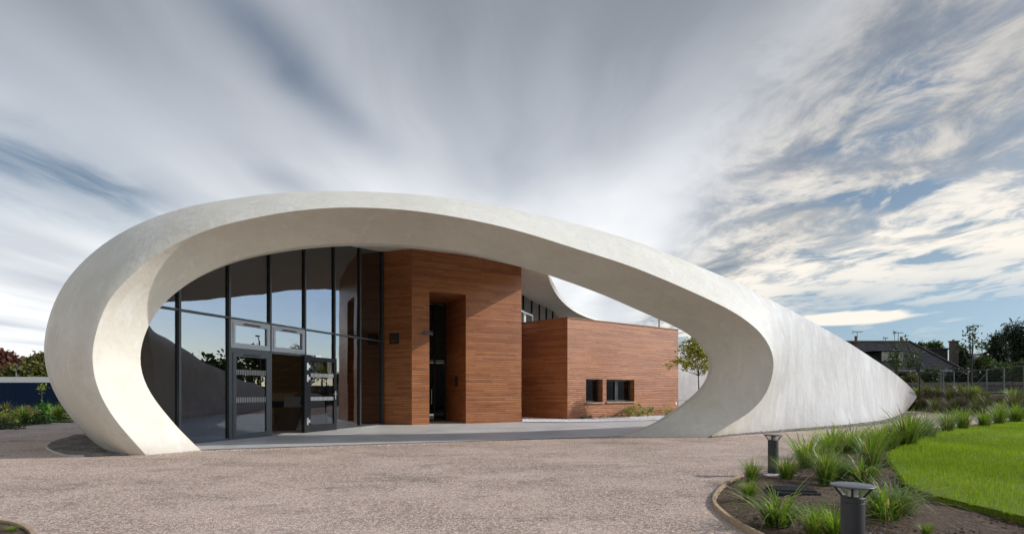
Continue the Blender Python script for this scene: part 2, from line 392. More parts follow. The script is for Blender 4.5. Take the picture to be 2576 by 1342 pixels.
simple('dark_bark', (.025, .02, .017), (.07, .055, .045), 12, .9)
simple('frame_metal', (.030, .033, .036), (.045, .048, .052), 3, .38, .05, .002, spec=.6)
simple('black_frame', (.010, .011, .012), (.016, .017, .018), 3, .5, .05, .002, spec=.25)
simple('aluminium_grey', (.36, .385, .41), (.44, .465, .49), 3, .38, .05, .002, spec=.6)
simple('steel', (.55, .55, .54), (.65, .65, .64), 8, .3, .05, .001, metal=1.0)
simple('galvanised', (.09, .10, .102), (.15, .16, .165), 8, .6, .1, .002, metal=.1)
simple('bollard_paint', (.020, .022, .026), (.032, .034, .038), 5, .48, .15, .0015, spec=.5)
simple('bollard_disc_paint', (.075, .08, .095), (.10, .105, .12), 5, .42, .1, .0015, spec=.5)
simple('black_plastic', (.012, .012, .013), (.03, .03, .032), 8, .5, .2, .002)
simple('edging_timber', (.30, .20, .12), (.50, .37, .24), 7, .8, .4, .004)
simple('footing_concrete', (.34, .31, .28), (.5, .47, .43), 9, .9, .5, .01)
simple('navy_paint', (.003, .016, .045), (.004, .022, .062), 1.2, .7, .1, .002, spec=.15)
simple('white_paint', (.84, .83, .80), (.88, .87, .85), 2, .5, .05, .002)
simple('slate_roof', (.05, .05, .055), (.08, .08, .09), 4, .9, .5, .02)
simple('roof_brown', (.12, .09, .085), (.19, .15, .14), 3, .8, .4, .02)
simple('house_granite', (.10, .09, .085), (.19, .17, .16), 2.5, .9, .5, .02)
simple('chimney_brick', (.07, .055, .045), (.13, .10, .08), 5, .9, .5, .02)
simple('terracotta', (.16, .055, .03), (.24, .09, .05), 6, .8, .2, .005)
simple('dark_wood', (.014, .012, .011), (.03, .024, .022), 6, .6)
simple('render_cream', (.50, .47, .42), (.58, .55, .5), 2, .9, .2, .01)
simple('brown_board', (.09, .05, .035), (.13, .075, .05), 3, .6, .1, .002)
simple('pale_board', (.42, .41, .38), (.5, .49, .46), 3, .6, .1, .002)
simple('coping_wood', (.20, .085, .035), (.32, .15, .065), 6, .6)
simple('pine', (.42, .27, .14), (.58, .40, .23), 9, .6, .2, .002)
simple('blue_plastic', (.05, .10, .22), (.06, .13, .28), 5, .4)
simple('car_paint_blue', (.03, .05, .12), (.035, .06, .14), 2, .25, 0)
simple('red_sign', (.05, .008, .006), (.06, .01, .008), 2, .6, 0)
simple('yellow_sign', (.45, .5, .08), (.5, .55, .1), 2, .5, 0)

def m_glass(name, tint, refl=1.0, f0=.10):
    m = bpy.data.materials.new(name); m.use_nodes = True; t = NT(m.node_tree); MATS[name] = m
    tr = t.n('ShaderNodeBsdfTransparent'); tr.inputs[0].default_value = (*tint, 1)
    gl = t.n('ShaderNodeBsdfAnisotropic'); gl.inputs['Roughness'].default_value = 0.0; gl.inputs[0].default_value = (.92, .95, 1, 1)
    # large rolled-glass waviness distorts the reflections a little
    p = pos(t); nd = t.n('ShaderNodeBump'); nd.inputs['Strength'].default_value = .06; nd.inputs['Distance'].default_value = .05
    t.lk(t.noise(p, 1.1, 1, .4), nd.inputs['Height']); t.lk(nd.outputs[0], gl.inputs['Normal'])
    g_ = t.n('ShaderNodeNewGeometry'); cs = t.m('ABSOLUTE', t.vm('DOT_PRODUCT', g_.outputs['Normal'], g_.outputs['Incoming'], out=1))
    f = t.m('ADD', t.m('MULTIPLY', t.m('POWER', t.m('SUBTRACT', 1.0, cs, clamp=True), 4.0), refl), f0, clamp=True)
    mx = t.n('ShaderNodeMixShader'); t.lk(f, mx.inputs[0]); t.lk(tr.outputs[0], mx.inputs[1]); t.lk(gl.outputs[0], mx.inputs[2])
    o = t.n('ShaderNodeOutputMaterial'); t.lk(mx.outputs[0], o.inputs[0])
m_glass('facade_glass', (.33, .33, .32), .75, .16)
m_glass('window_glass', (.12, .12, .12), .7, .07)
m_glass('door_glass', (.5, .5, .52), .75, .10)
m_glass('dark_glass', (.15, .15, .15), .5, .010)
m_glass('lens_glass', (.85, .85, .8), .6, .05)

# ------------------------------------------------------------------ curves of the shell
def resample(P, n, t0=0.0, t1=1.0):
    P = np.array([tuple(p) for p in P], float)
    d = np.r_[0, np.cumsum(np.linalg.norm(np.diff(P, axis=0), axis=1))]; d /= d[-1]
    # smooth with Catmull-Rom on arclength
    tt = np.linspace(t0, t1, n); out = []
    for q in tt:
        k = min(max(np.searchsorted(d, q)-1, 0), len(P)-2)
        a = (q-d[k])/(d[k+1]-d[k])
        p0, p1, p2, p3 = P[max(k-1, 0)], P[k], P[k+1], P[min(k+2, len(P)-1)]
        h = d[k+1]-d[k]
        m1 = (p2-p0)/max(d[k+1]-d[max(k-1, 0)], 1e-9)*h; m2 = (p3-p1)/max(d[min(k+2, len(P)-1)]-d[k], 1e-9)*h
        out.append((2*a**3-3*a**2+1)*p1+(a**3-2*a**2+a)*m1+(-2*a**3+3*a**2)*p2+(a**3-a**2)*m2)
    return np.array(out)
def smooth_curve(A, it):
    A = A.copy()
    for _ in range(it):
        A[1:-1] = A[1:-1]*.5+(A[:-2]+A[2:])*.25
    return A
Spx = [(220.8,1098.8),(204,1082),(189.9,1065),(164.6,1031.3),(144.9,1000.4),(125.2,961),(117.4,924.5),(114.5,882.3),(115.4,845.7),(119.6,817.1),(133.7,766.5),(150.5,730),(167.4,701.8),(184.3,680.7),(206.8,658.2),(251.8,617.5),(285.5,595),(333.3,569.7),(375.5,551.4),(431.8,531.7),(488,519),(544.2,509.2),(597.4,502.7),(625.6,498.5),(710,489.5),(822.5,487.3),(906.8,488.1),(991.2,490.9),(1100.6,498),(1156.8,504.4),(1227,516.2),(1297.5,529),(1353.7,540),(1409.9,552.2),(1466.2,566.8),(1522.4,583.5),(1611.2,611),(1681.5,637.7),(1751.8,667.2),(1822.1,696),(1878.4,722.1),(1934.6,751.6),(2002.6,786.6),(2058.8,817.5),(2134.7,861.1),(2199.4,903.3),(2241.6,931.4),(2269.7,953.9),(2289.4,972.2),(2302,986.2),(2306.3,997.5)]
def interp(x, pts):
    xs = [p[0] for p in pts]; ys = [p[1] for p in pts]; return float(np.interp(x, xs, ys))
def S_depth(i):
    u, v = Spx[i]
    if v > 790 and u < 300: return interp(v, [(790, 12.6), (880, 12.8), (960, 13.1), (1032, 13.6), (1065, 14.0), (1098.8, 1656/113.8)])
    return interp(u, [(114, 12.6), (250, 12.5), (500, 13.0), (850, 13.7), (1100, 14.3), (1353, 14.9), (1611, 15.3), (1822, 15.9), (1934, 16.8), (2003, 17.9), (2135, 20.8), (2242, 24.8), (2302, 29.8), (2306.3, 31.2)])
Cpx = [(367,1143.2),(347.4,1121.3),(319.3,1090.4),(291.1,1056.6),(263,1014.5),(246.2,977.9),(234.9,938.5),(231.3,899.2),(233.5,865.4),(240.5,837.3),(249,811.5),(263,772.1),(279.9,744),(308,713.1),(347.4,676.5),(375.5,652.6),(417.7,625.9),(459.9,604),(502,585),(544.2,570),(597.4,556.4),(653.7,544.8),(710,534.5),(766.2,527.5),(822.5,522.7),(878.7,521.3),(935,522.4),(1019.3,527.5),(1100.6,537.9),(1170.9,550),(1241.2,564.5),(1311.5,582.3),(1381.8,603.4),(1452.1,625.9),(1530,650),(1597.1,672.9),(1653.4,695.4),(1709.6,719.3),(1765.9,744.6),(1822.1,771.3),(1864.3,796),(1906.5,828.9),(1926.2,852.8),(1940.2,878.2),(1947.3,903.5),(1945.8,932.4),(1937.4,966.2),(1920.5,999.9),(1892.4,1030.9),(1850.2,1059),(1808.1,1084.3),(1779.9,1099.8)]
Ipx = [(504.9,1131.2),(473.9,1101.6),(445.8,1073.5),(417.7,1040),(384,997.6),(364.3,961),(353,924.5),(351.6,893.5),(357.2,859.8),(371.3,823.2),(381.1,803.1),(398,777.8),(423.3,751),(454.3,725.7),(488,703.2),(516.1,686.4),(558.3,667),(597.4,652.5),(653.7,638.1),(710,627.3),(766.2,618.9),(836.5,613),(878.7,611),(949,611.5),(1019.3,615.6),(1100.6,623.7),(1156.8,631.5),(1213,643.3),(1269.3,659),(1311.5,671.5),(1353.7,683.4),(1381.8,692),(1438,710.8),(1494.3,731),(1545,750.8),(1597.1,773.5),(1653.4,797.4),(1695.6,816.3),(1723.7,830.4),(1749,847.2),(1771.5,869.7),(1785.6,889.4),(1792.6,911),(1792.6,932.4),(1785.6,952),(1771.5,974.6),(1737.8,1007),(1698.4,1036.5),(1659,1061.8),(1611.2,1082.9),(1563.4,1097)]
LEAN = .75
def on_plane(u, v, a, k, lean):
    """ray through (u,v) meets the leaning plane Y = a + k X - lean*(1-exp(-z/1.1))"""
    Y = a/(1-k*(u-1288)/FPX)
    for _ in range(20):
        z = EYE-(v-HV)/FPX*Y
        Y = (a-lean*(1-math.exp(-max(z, 0)/1.1)))/(1-k*(u-1288)/FPX)
    return W(u, v, Y)
fl, fr_ = G(367, 1143.2), G(1779.9, 1099.8)
kc = (fr_.y-fl.y)/(fr_.x-fl.x); ac = fl.y-kc*fl.x
C3 = [on_plane(u, v, ac, kc, LEAN) for u, v in Cpx]
il, ir = G(504.9, 1131.2), G(1563.4, 1097)
ki = (ir.y-il.y)/(ir.x-il.x); ai = il.y-ki*il.x
I3 = [on_plane(u, v, ai, ki, .15) for u, v in Ipx]
S3 = [W(u, v, S_depth(i)) for i, (u, v) in enumerate(Spx)]
NT_ = 150
Cc = smooth_curve(resample(C3, NT_), 3); Ic = smooth_curve(resample(I3, NT_), 3); Sc = smooth_curve(resample(S3, NT_), 3)
Lg = [G(367, 1143.2), G(339, 1144.6), G(302.4, 1141.4), G(274.3, 1134.4), G(251.8, 1122.7), G(220.8, 1098.8)]
Rg = [G(1779.9, 1099.8), G(1845, 1092.5), G(1918, 1086), G(2030.7, 1076.2), G(2143, 1066.8), G(2227.5, 1055), G(2276.8, 1037.5)]
def coons(c0, c1, d0, d1):
    n, m = len(c0), len(d0); P = np.zeros((m, n, 3))
    for i in range(m):
        s = i/(m-1)
        for j in range(n):
            t = j/(n-1)
            P[i, j] = (1-s)*c0[j]+s*c1[j]+(1-t)*d0[i]+t*d1[i]-((1-s)*(1-t)*c0[0]+(1-s)*t*c0[-1]+s*(1-t)*c1[0]+s*t*c1[-1])
    return P
MS = 22
Rtip = [tuple(Rg[-1]), tuple(W(2295, 1014.4, 31.4)), tuple(S3[-1])]
Rb = np.concatenate([resample(Rg, MS-4)[:-1], resample(Rtip, 5)])
def frac_at(P, q):
    P = np.array([tuple(p) for p in P]); d = np.r_[0, np.cumsum(np.linalg.norm(np.diff(P, axis=0), axis=1))]; d /= d[-1]
    return d[q]
low = np.concatenate([Cc, resample(Rg, 60)[1:], resample(Rtip, 12)[1:]])     # crease, then ground line, then tail edge
lowL = np.r_[0, np.cumsum(np.linalg.norm(np.diff(low, axis=0), axis=1))]
def low_at(d): return np.array([np.interp(d, lowL, low[:, k]) for k in range(3)])
def cfr(u, v): k = min(range(len(Cpx)), key=lambda i: abs(Cpx[i][0]-u)+abs(Cpx[i][1]-v)); return frac_at(C3, k)*lowL[NT_-1]
def sfr(u): k = min((i for i in range(len(Spx)) if Spx[i][1] < 1000 and i > 12), key=lambda i: abs(Spx[i][0]-u)); return frac_at(S3, k)
gL = lowL[NT_-1]; gR = lowL[NT_-1+59]-gL
pairs = [(0, 0), (cfr(231, 899), frac_at(S3, 7)), (cfr(375, 652), sfr(285)), (cfr(653, 545), sfr(597)), (cfr(935, 522), sfr(906)), (cfr(1311, 582), sfr(1297)), (cfr(1597, 673), sfr(1611)),
         (cfr(1822, 771), sfr(1878)), (cfr(1926, 853), sfr(1934)), (cfr(1946, 932), sfr(2002)), (gL, sfr(2058)), (gL+gR*.35, sfr(2135)), (gL+gR*.7, sfr(2242)), (gL+gR, sfr(2289)), (lowL[-1], 1.0)]
NA = 260
tt_ = np.linspace(0, 1, NA); dl_ = np.interp(tt_, [p[1] for p in pairs], [p[0] for p in pairs])
for _ in range(60): dl_[1:-1] = dl_[1:-1]*.5+(dl_[:-2]+dl_[2:])*.25
c0_ = np.array([low_at(d) for d in dl_]); c1_ = resample(Sc, NA)
lg_ = resample(Lg, MS); A = np.zeros((MS, NA, 3))
for i in range(MS):
    q = i/(MS-1); A[i] = c0_*(1-q)+c1_*q+((1-tt_)**7)[:, None]*(lg_[i]-(1-q)*c0_[0]-q*c1_[0])
def push(P, amt, sgn=1):
    ds = np.gradient(P, axis=0); dt = np.gradient(P, axis=1)
    n = np.cross(dt, ds); n /= np.linalg.norm(n, axis=2, keepdims=True)+1e-9
    m, k = P.shape[:2]
    s = np.sin(np.pi*np.linspace(0, 1, m))[:, None]; t = np.minimum(1, np.sin(np.pi*np.linspace(0, 1, k))*5)[None, :]
    am = np.interp(np.linspace(0, 1, k), [0, .40, .62, .8, 1], [1, 1, .6, .5, 0])[None, :]
    return P+n*(s*t*amt*sgn*am)[..., None]
A = push(A, .16, 1)
for _ in range(260):
    A[1:-1, 110:-1] += .22*(A[:-2, 110:-1]+A[2:, 110:-1]+A[1:-1, 109:-2]+A[1:-1, 111:]-4*A[1:-1, 110:-1])*np.minimum(1, np.arange(NA-111)/30.0)[None, :, None]
B = coons(Cc, Ic, resample([Cc[0], Ic[0]], 12), resample([Cc[-1], Ic[-1]], 12))
B = push(B, .07, 1)
def usplit(px, ucut, P3):
    P = np.array([tuple(p) for p in P3]); d = np.r_[0, np.cumsum(np.linalg.norm(np.diff(P, axis=0), axis=1))]; d /= d[-1]
    us = [p[0] for p in px]
    for k in range(8, len(us)-1):
        if us[k] <= ucut <= us[k+1] and px[k][1] < 800:
            a = (ucut-us[k])/(us[k+1]-us[k]); return d[k]*(1-a)+d[k+1]*a
tS, tI = usplit(Spx, 1353.7, S3), usplit(Ipx, 1385, I3)
jS, jI = int(round(tS*(NT_-1))), int(round(tI*(NT_-1)))
# thin back rim of the arch on the courtyard side
def rim(j):
    p = Ic[j]; Y = p[1]; u = 1288+FPX*p[0]/Y; v = HV-(p[2]-EYE)/Y*FPX
    w = interp(j, [(jI, .0), (jI+12, 1.5), (NT_-30, 6.0), (NT_-14, 8.0), (NT_-1, 16.0)])
    du, dv = 1430-u, 900-v; L = math.hypot(du, dv)
    if j > NT_-12: du, dv, L = -1, 0.0, 1
    q = W(u+du/L*w, v+dv/L*w, Y+.42)
    if j == NT_-1: q = Vector((p[0]-.25, p[1]+.30, 0))
    q.z = max(q.z, 0); return np.array(q)
E2 = np.array([rim(j) for j in range(jI, NT_)]); E2 = smooth_curve(E2, 3)
Eout = [(1353.7,540,14.9),None,None,(1378,672,21.5),(1384,694,23),(1393,713,24.5),(1407,738,26),(1424,758,27.5),(1443.7,775,29),(1466,787.6,30.5),(1494,798.9,32),(1522,805.9,33.5),(1545,811,34.5),(1620,833,35.5),(1706,865,36.5),(1785,892,37.5),(1850,925,38.5),(1930,975,39.5),(2000,1026.4,40)]
Eout[1] = (1372, 600, 18.0); Eout[2] = (1374, 640, 20.0)
Ein = [(1385,693,None),(1389,690,16.5),(1387,686,18.5),(1382,680,20.2),(1378,688,21.8),(1381.5,700,23.1),(1388,719,24.5),(1404,745.4,26),(1423,766,27.5),(1445,782.5,29),(1470,795,30.5),(1499,804.8,32),(1527,812,33.5),(1550,817,34.5),(1622,839,35.5),(1706,871,36.5),(1785,898,37.5),(1850,931,38.5),(1930,980,39.5),(2000,1026.4,40)]
Eo3 = [Sc[jS]]+[np.array(W(*q)) for q in Eout[1:]]; Ei3 = [Ic[jI]]+[np.array(W(*q)) for q in Ein[1:]]
Eo3[-1][2] = 0; Ei3[-1] = Eo3[-1]+np.array([-.2, -.3, 0])
ME = 70
Eo, Ei = resample(Eo3, ME), resample(Ei3, ME)
def tps(ctrl, vals, q, lam=0.0):
    ctrl = np.array(ctrl, float); n = len(ctrl)
    phi = lambda r: np.where(r > 1e-9, r*r*np.log(r+1e-12), 0)
    K = phi(np.linalg.norm(ctrl[:, None]-ctrl[None], axis=2))+lam*np.eye(n)
    Pm = np.c_[np.ones(n), ctrl]; M = np.block([[K, Pm], [Pm.T, np.zeros((3, 3))]])
    w = np.linalg.solve(M, np.r_[vals, 0, 0, 0])
    D = phi(np.linalg.norm(q[:, None]-ctrl[None], axis=2))
    return D@w[:n]+np.c_[np.ones(len(q)), q]@w[n:]
def nearest_z(P, xy):
    F = P.reshape(-1, 3); k = np.argmin((F[:, 0]-xy[0])**2+(F[:, 1]-xy[1])**2); return F[k, 2]
# glass wall of the hall: straight line on plan
def gx(Y): return -7.49+.352*(Y-12.3)
def gline(u):
    r = (u-1288)/FPX; Y = (-7.49-.352*12.3)/(r-.352); return Vector((r*Y, Y, 0))
B1L = Vector((gx(20.15), 20.15, 0)); B1C = G(1036, 1068.7); B1R = G(1311.6, 1061.4)
def on_line(u, P0, P1):
    r = (u-1288)/FPX; d = P1-P0; s = (r*P0.y-P0.x)/(d.x-r*d.y); return P0+d*s
ceil_pts = [(gx(Y), Y, z) for Y, z in ((12.3, 4.05), (13.58, 4.65), (14.87, 5.15), (16.15, 5.62), (17.75, 5.99), (18.75, 6.12), (20.04, 6.33))]
for u, v in ((1036, 625), (1100.6, 632.7), (1171, 641.4), (1241, 655.4), (1311, 671.5)):
    p = on_line(u, B1C, B1R); ceil_pts.append((p.x, p.y, EYE+(HV-v)/FPX*p.y))
for u, v, Y in ((1316, 742.6, 26), (1337.7, 755, 27.26), (1375, 772, 29.8), (1391, 780, 31), (1411, 799.7, 32.3)):
    p = W(u, v, Y); ceil_pts.append(tuple(p))
ceil_pts += [(-9.5, 17, 4.6), (-8.5, 24, 5.6), (-3, 28, 6.3), (2.5, 36, 5.2), (-4, 34, 5.2)]
def roof_patch(front, edge, left_pts, back_pts, pts, ms, dz=0.0):
    n = len(front); left = resample(left_pts, ms); back = resample(back_pts, n)
    P = coons(front, back, left, resample(edge, ms))
    ctrl, val = [], []
    for x, y, z in pts: ctrl.append((x, y)); val.append(z+dz-nearest_z(P, (x, y)))
    bs = np.concatenate([P[0][::6], P[-1][::8], P[:, 0][::5], P[:, -1][::4]])
    for p in bs:
        if min((p[0]-c[0])**2+(p[1]-c[1])**2 for c in ctrl) > .05: ctrl.append((p[0], p[1])); val.append(0.0)
    q = P.reshape(-1, 3)[:, :2]
    dzv = tps(ctrl, val, q, 1e-3).reshape(P.shape[:2])
    m, k = P.shape[:2]
    fs = np.minimum(1, np.minimum(np.arange(m), (m-1-np.arange(m))*2)/4.0)[:, None]; ft = np.minimum(1, np.minimum(np.arange(k)/6.0, (k-1-np.arange(k))/3.0))[None, :]
    P[..., 2] += dzv*fs*ft
    P[..., 2] = np.maximum(P[..., 2], 0)
    return P
backo = [(-8, 37.5, 0), (0, 42, 0), (10, 43, 0), tuple(Eo3[-1])]
backi = [(-7.8, 37, 0), (0, 41.5, 0), (10, 42.5, 0), tuple(Ei3[-1])]
CEIL = roof_patch(Ic[:jI+1], Ei, [tuple(Ic[0]), (-8.5, 12.2, 0), (-10.6, 14.8, 0), (-11.9, 19, 0), (-12.2, 24, 0), (-11, 31, 0), (-7.8, 37, 0)], backi, ceil_pts, 60)
ROOF = roof_patch(Sc[:jS+1], Eo, [tuple(Sc[0]), (-12.0, 17, 0), (-12.6, 20, 0), (-12.6, 25, 0), (-11.4, 31, 0), (-8, 37.5, 0)], backo, ceil_pts+[(-10.5, 16, 3.6)], 60, .45)
# the roof slopes away from the ridge line the photo shows
def tolist(P): return [[Vector(p) for p in r] for r in P]

pav = empty('pavilion', (0, 0, 0), 'white concrete pavilion shaped like a leaning shell over glass and timber rooms', 'pavilion')
mb = MB(); mb.grid(tolist(A)); mb.grid(tolist(B)); mb.grid(tolist(ROOF)); mb.grid(tolist(CEIL))
rim_face = np.stack([Ic[jI:], E2]); mb.grid(tolist(rim_face))
Send = np.concatenate([Sc[jS:], resample(Rtip, 5)[::-1][1:]])
nS = resample(Send, len(E2)); skin = np.array([E2*(1-a)+nS*a for a in np.linspace(0, 1, 8)]); mb.grid(tolist(skin))
mb.grid(tolist(np.stack([Ei, Eo])))
wall_cut = int(ME*.60)
low = Ei[wall_cut:].copy(); low[:, 2] = -.05; low[:, 1] -= .3
mb.grid(tolist(np.stack([Ei[wall_cut:], (Ei[wall_cut:]+low)/2+np.array([0, -.1, 0]), low])))
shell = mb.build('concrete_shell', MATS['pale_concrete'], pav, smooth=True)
cb = MB(); cb.grid(tolist(CEIL)); BV = BVHTree.FromPolygons(cb.V, cb.F)
def ceil_z(x, y, default=6.3):
    h = BV.ray_cast(Vector((x, y, 2.6)), Vector((0, 0, 1)), 10)
    return h[0].z if h[0] is not None else default

# ------------------------------------------------------------------ timber walls
def wall(mb, P0, P1, ztop, holes=(), depth=.3, inward=None, step=.25, u0=0.0):
    """vertical boarded wall P0->P1, openings (s0,s1,z0,z1); reveals go inward"""
    d = (P1-P0); L = d.length; d.normalize()
    zt = ztop if callable(ztop) else (lambda s: ztop)
    ss = sorted(set([0, L]+[h[0] for h in holes]+[h[1] for h in holes])); full = []
    for a, b in zip(ss, ss[1:]):
        k = max(1, int(math.ceil((b-a)/step))) if callable(ztop) else 1
        full += [a+(b-a)*i/k for i in range(k)]
    full.append(L)
    for a, b in zip(full, full[1:]):
        zs = sorted(set([0.0]+[z for h in holes if h[0] <= a+1e-6 and b <= h[1]+1e-6 for z in (h[2], h[3])]))
        for k, z0 in enumerate(zs):
            last = k == len(zs)-1
            z1a, z1b = (zt(a), zt(b)) if last else (zs[k+1], zs[k+1])
            mid = z0+.01
            if any(h[0] <= a+1e-6 and b <= h[1]+1e-6 and h[2]-1e-6 <= mid <= h[3] for h in holes): continue
            p, q = P0+d*a, P0+d*b
            mb.quad(p+Vector((0, 0, z0)), q+Vector((0, 0, z0)), q+Vector((0, 0, z1b)), p+Vector((0, 0, z1a)),
                    ((u0+a, z0), (u0+b, z0), (u0+b, z1b), (u0+a, z1a)))
    for s0, s1, z0, z1 in holes:
        p, q = P0+d*s0, P0+d*s1; n = inward*depth
        V = lambda pt, z: pt+Vector((0, 0, z))
        for a in (p, q): mb.quad(V(a, z0), V(a+n, z0), V(a+n, z1), V(a, z1), ((0, z0), (depth, z0), (depth, z1), (0, z1)))
        mb.quad(V(p, z1), V(q, z1), V(q+n, z1), V(p+n, z1), ((0, .02), (s1-s0, .02), (s1-s0, .02+depth), (0, .02+depth)))
        if z0 > .05: mb.quad(V(p, z0), V(q, z0), V(q+n, z0), V(p+n, z0), ((0, .02), (s1-s0, .02), (s1-s0, .02+depth), (0, .02+depth)))
d1 = (B1R-B1C).normalized(); in1 = Vector((-d1.y, d1.x, 0))        # points away from the viewer
pL, pR = on_line(1080, B1C, B1R), on_line(1172, B1C, B1R)
s0, s1 = (pL-B1C).length, (pR-B1C).length; dz1 = EYE+(HV-732.1)/FPX*pL.y
def c1z(P0, dd): return lambda s: ceil_z((P0+dd*s).x, (P0+dd*s).y)+.06
DEP = 2.4
mb = MB()
wall(mb, B1C, B1R, c1z(B1C, d1), [(s0, s1, 0.0, dz1)], DEP, in1)
dl = (B1C-B1L).normalized()
wall(mb, B1L, B1C, c1z(B1L, dl), u0=3.3)
B1B = B1R+in1*4.5; wall(mb, B1R, B1B, lambda s: ceil_z((B1R+in1*s).x, (B1R+in1*s).y, 5.9)+.06, u0=9)
mb.build('entrance_timber_box', MATS['timber_cladding'], pav, uv=True)['label'] = 'tall timber boarded entrance block with a deep narrow doorway'
t1 = bpy.data.objects['entrance_timber_box']
# back of the recess: dark glazed door with side light
bp0, bp1 = pL+in1*(DEP-.04), pR+in1*(DEP-.04); wd = (bp1-bp0).length
def frame_rect(mb, O, d, n, s0, s1, z0, z1, w, dep, mids=(), zm=()):
    """rectangular frame on plane through O along d; n outward"""
    Z = Vector((0, 0, 1)); ax = (d, n, Z)
    def bar(a, b, c, e): mb.box(O+d*((a+b)/2)+Z*((c+e)/2), ((b-a)/2, dep/2, (e-c)/2), ax)
    bar(s0, s0+w, z0, z1); bar(s1-w, s1, z0, z1); bar(s0+w, s1-w, z0, z0+w); bar(s0+w, s1-w, z1-w, z1)
    for m in mids: bar(m-w/2, m+w/2, z0+w, z1-w)
    for z in zm: bar(s0+w, s1-w, z-w/2, z+w/2)
def pane(name, O, d, n, s0, s1, z0, z1, mat, parent, th=.012, label=None):
    mb = MB(); mb.box(O+d*((s0+s1)/2)+Vector((0, 0, (z0+z1)/2)), ((s1-s0)/2, th/2, (z1-z0)/2), (d, n, Vector((0, 0, 1))))
    o = mb.build(name, mat, parent)
    return o
mb = MB(); frame_rect(mb, bp0, d1, -in1, 0, wd, 0, dz1, .06, .08, mids=(wd*.66,), zm=(2.45, ))
ent = mb.build('entrance_door', MATS['black_frame'], pav)
pane('pane', bp0, d1, -in1, .07, wd*.66-.04, .30, 2.38, MATS['dark_glass'], ent)
pane('pane', bp0, d1, -in1, wd*.66+.04, wd-.07, .07, 2.38, MATS['dark_glass'], ent)
pane('pane', bp0, d1, -in1, .07, wd-.07, 2.5, dz1-.07, MATS['dark_glass'], ent)
mb = MB(); h0 = bp0+d1*(wd*.66-.16)-in1*.10; mb.tube([h0+in1*.07+Vector((0, 0, .72)), h0+Vector((0, 0, .72)), h0+Vector((0, 0, 1.30)), h0+in1*.07+Vector((0, 0, 1.30))], .013)
mb.build('handle', MATS['steel'], ent)
mb = MB(); mb.box(bp0+d1*.5-in1*.02+Vector((0, 0, 1.72)), (.10, .004, .13), (d1, -in1, Vector((0, 0, 1)))); mb.build('red_notice', MATS['red_sign'], ent)
# little fixtures
mb = MB(); c = pR-d1*0+in1*.95+Vector((0, 0, 1.62)); mb.box(c-d1*.03, (.03, .11, .20), (d1, in1, Vector((0, 0, 1))), .01); mb.build('wall_intercom', MATS['black_plastic'], pav)
vc = on_line(991, B1L, B1C)
nl = Vector((dl.y, -dl.x, 0))
if nl.y > 0: nl = -nl
mb = MB(); zc_ = EYE+(HV-851)/FPX*vc.y; ax = (dl, nl, Vector((0, 0, 1)))
frame_rect(mb, vc+nl*.012+dl*-.17, dl, nl, 0, .38, zc_-.19, zc_+.19, .025, .04)
for k in range(8): mb.box(vc+nl*.012+dl*.02+Vector((0, 0, zc_-.16+k*.045)), (.165, .012, .012), ax)
mb.build('vent_grille', MATS['black_plastic'], pav)
cc = on_line(1068, B1C, B1R); zc_ = EYE+(HV-838)/FPX*cc.y; o1 = -in1
mb = MB(); mb.tube([cc+Vector((0, 0, zc_+.02)), cc+o1*.05+Vector((0, 0, zc_+.02))], .055, 12)
mb.tube([cc+o1*.05+Vector((0, 0, zc_+.02)), cc+o1*.13+d1*.03+Vector((0, 0, zc_+.03))], .022)
mb.tube([cc+o1*.12-d1*.06+Vector((0, 0, zc_+.055)), cc+o1*.17+d1*.26+Vector((0, 0, zc_-.045))], .045, 10)
mb.box(cc+o1*.15+d1*.10+Vector((0, 0, zc_+.06)), (.17, .05, .008), (d1, o1, Vector((0, 0, 1))))
mb.build('security_camera', MATS['galvanised'], pav)
# second timber box
B2B = G(1427.6, 1055.2); Z2 = EYE+(HV-798.8)/FPX*B2B.y
B2A = W(1312, 812.6, (Z2-EYE)*FPX/(HV-812.6)); B2A.z = 0
B2C = W(1706.2, 829.5, (Z2-EYE)*FPX/(HV-829.5)); B2C.z = 0
d2 = (B2C-B2B).normalized(); in2 = Vector((-d2.y, d2.x, 0)); B2D = B2A+(B2C-B2B)
def z5(x, y): return 1289.3+x/2.667, 628.9+y/2.667
wins = []
for (xa, ya, xb, yb, mids) in ((493, 862, 605, 1018, 0), (630, 865, 818, 1013, 1)):
    ua, va = z5(xa, ya); ub, vb = z5(xb, yb)
    pa, pb = on_line(ua, B2B, B2C), on_line(ub, B2B, B2C)
    wins.append(((pa-B2B).length, (pb-B2B).length, EYE+(HV-z5(0, yb)[1])/FPX*pb.y, EYE+(HV-va)/FPX*pa.y, mids))
mb = MB(); RD = .42
wall(mb, B2B, B2C, Z2, [w[:4] for w in wins], RD, in2, u0=4)
wall(mb, B2A, B2B, Z2, u0=1.1); wall(mb, B2C, B2D, Z2, u0=14); wall(mb, B2D, B2A, Z2, u0=22)
t2 = mb.build('courtyard_timber_box', MATS['timber_cladding'], pav, uv=True); t2['label'] = 'lower timber boarded block with two small square windows'
mb = MB(); Zv = Vector((0, 0, 1))
rim_pts = [B2A, B2B, B2C, B2D]; cen = sum(rim_pts, Vector())/4
for a, b in zip(rim_pts, rim_pts[1:]+rim_pts[:1]):
    d = (b-a); L = d.length; d.normalize(); n = Vector((d.y, -d.x, 0))
    if n.dot(cen-a) > 0: n = -n
    mb.box((a+b)/2+Zv*(Z2+.018)-n*.06, (L/2+.02, .09, .018), (d, n, Zv))
mb.build('timber_coping', MATS['coping_wood'], t2)
mb = MB(); mb.quad(*[p+Zv*(Z2-.15) for p in rim_pts]); mb.build('flat_roof', MATS['frame_metal'], t2)
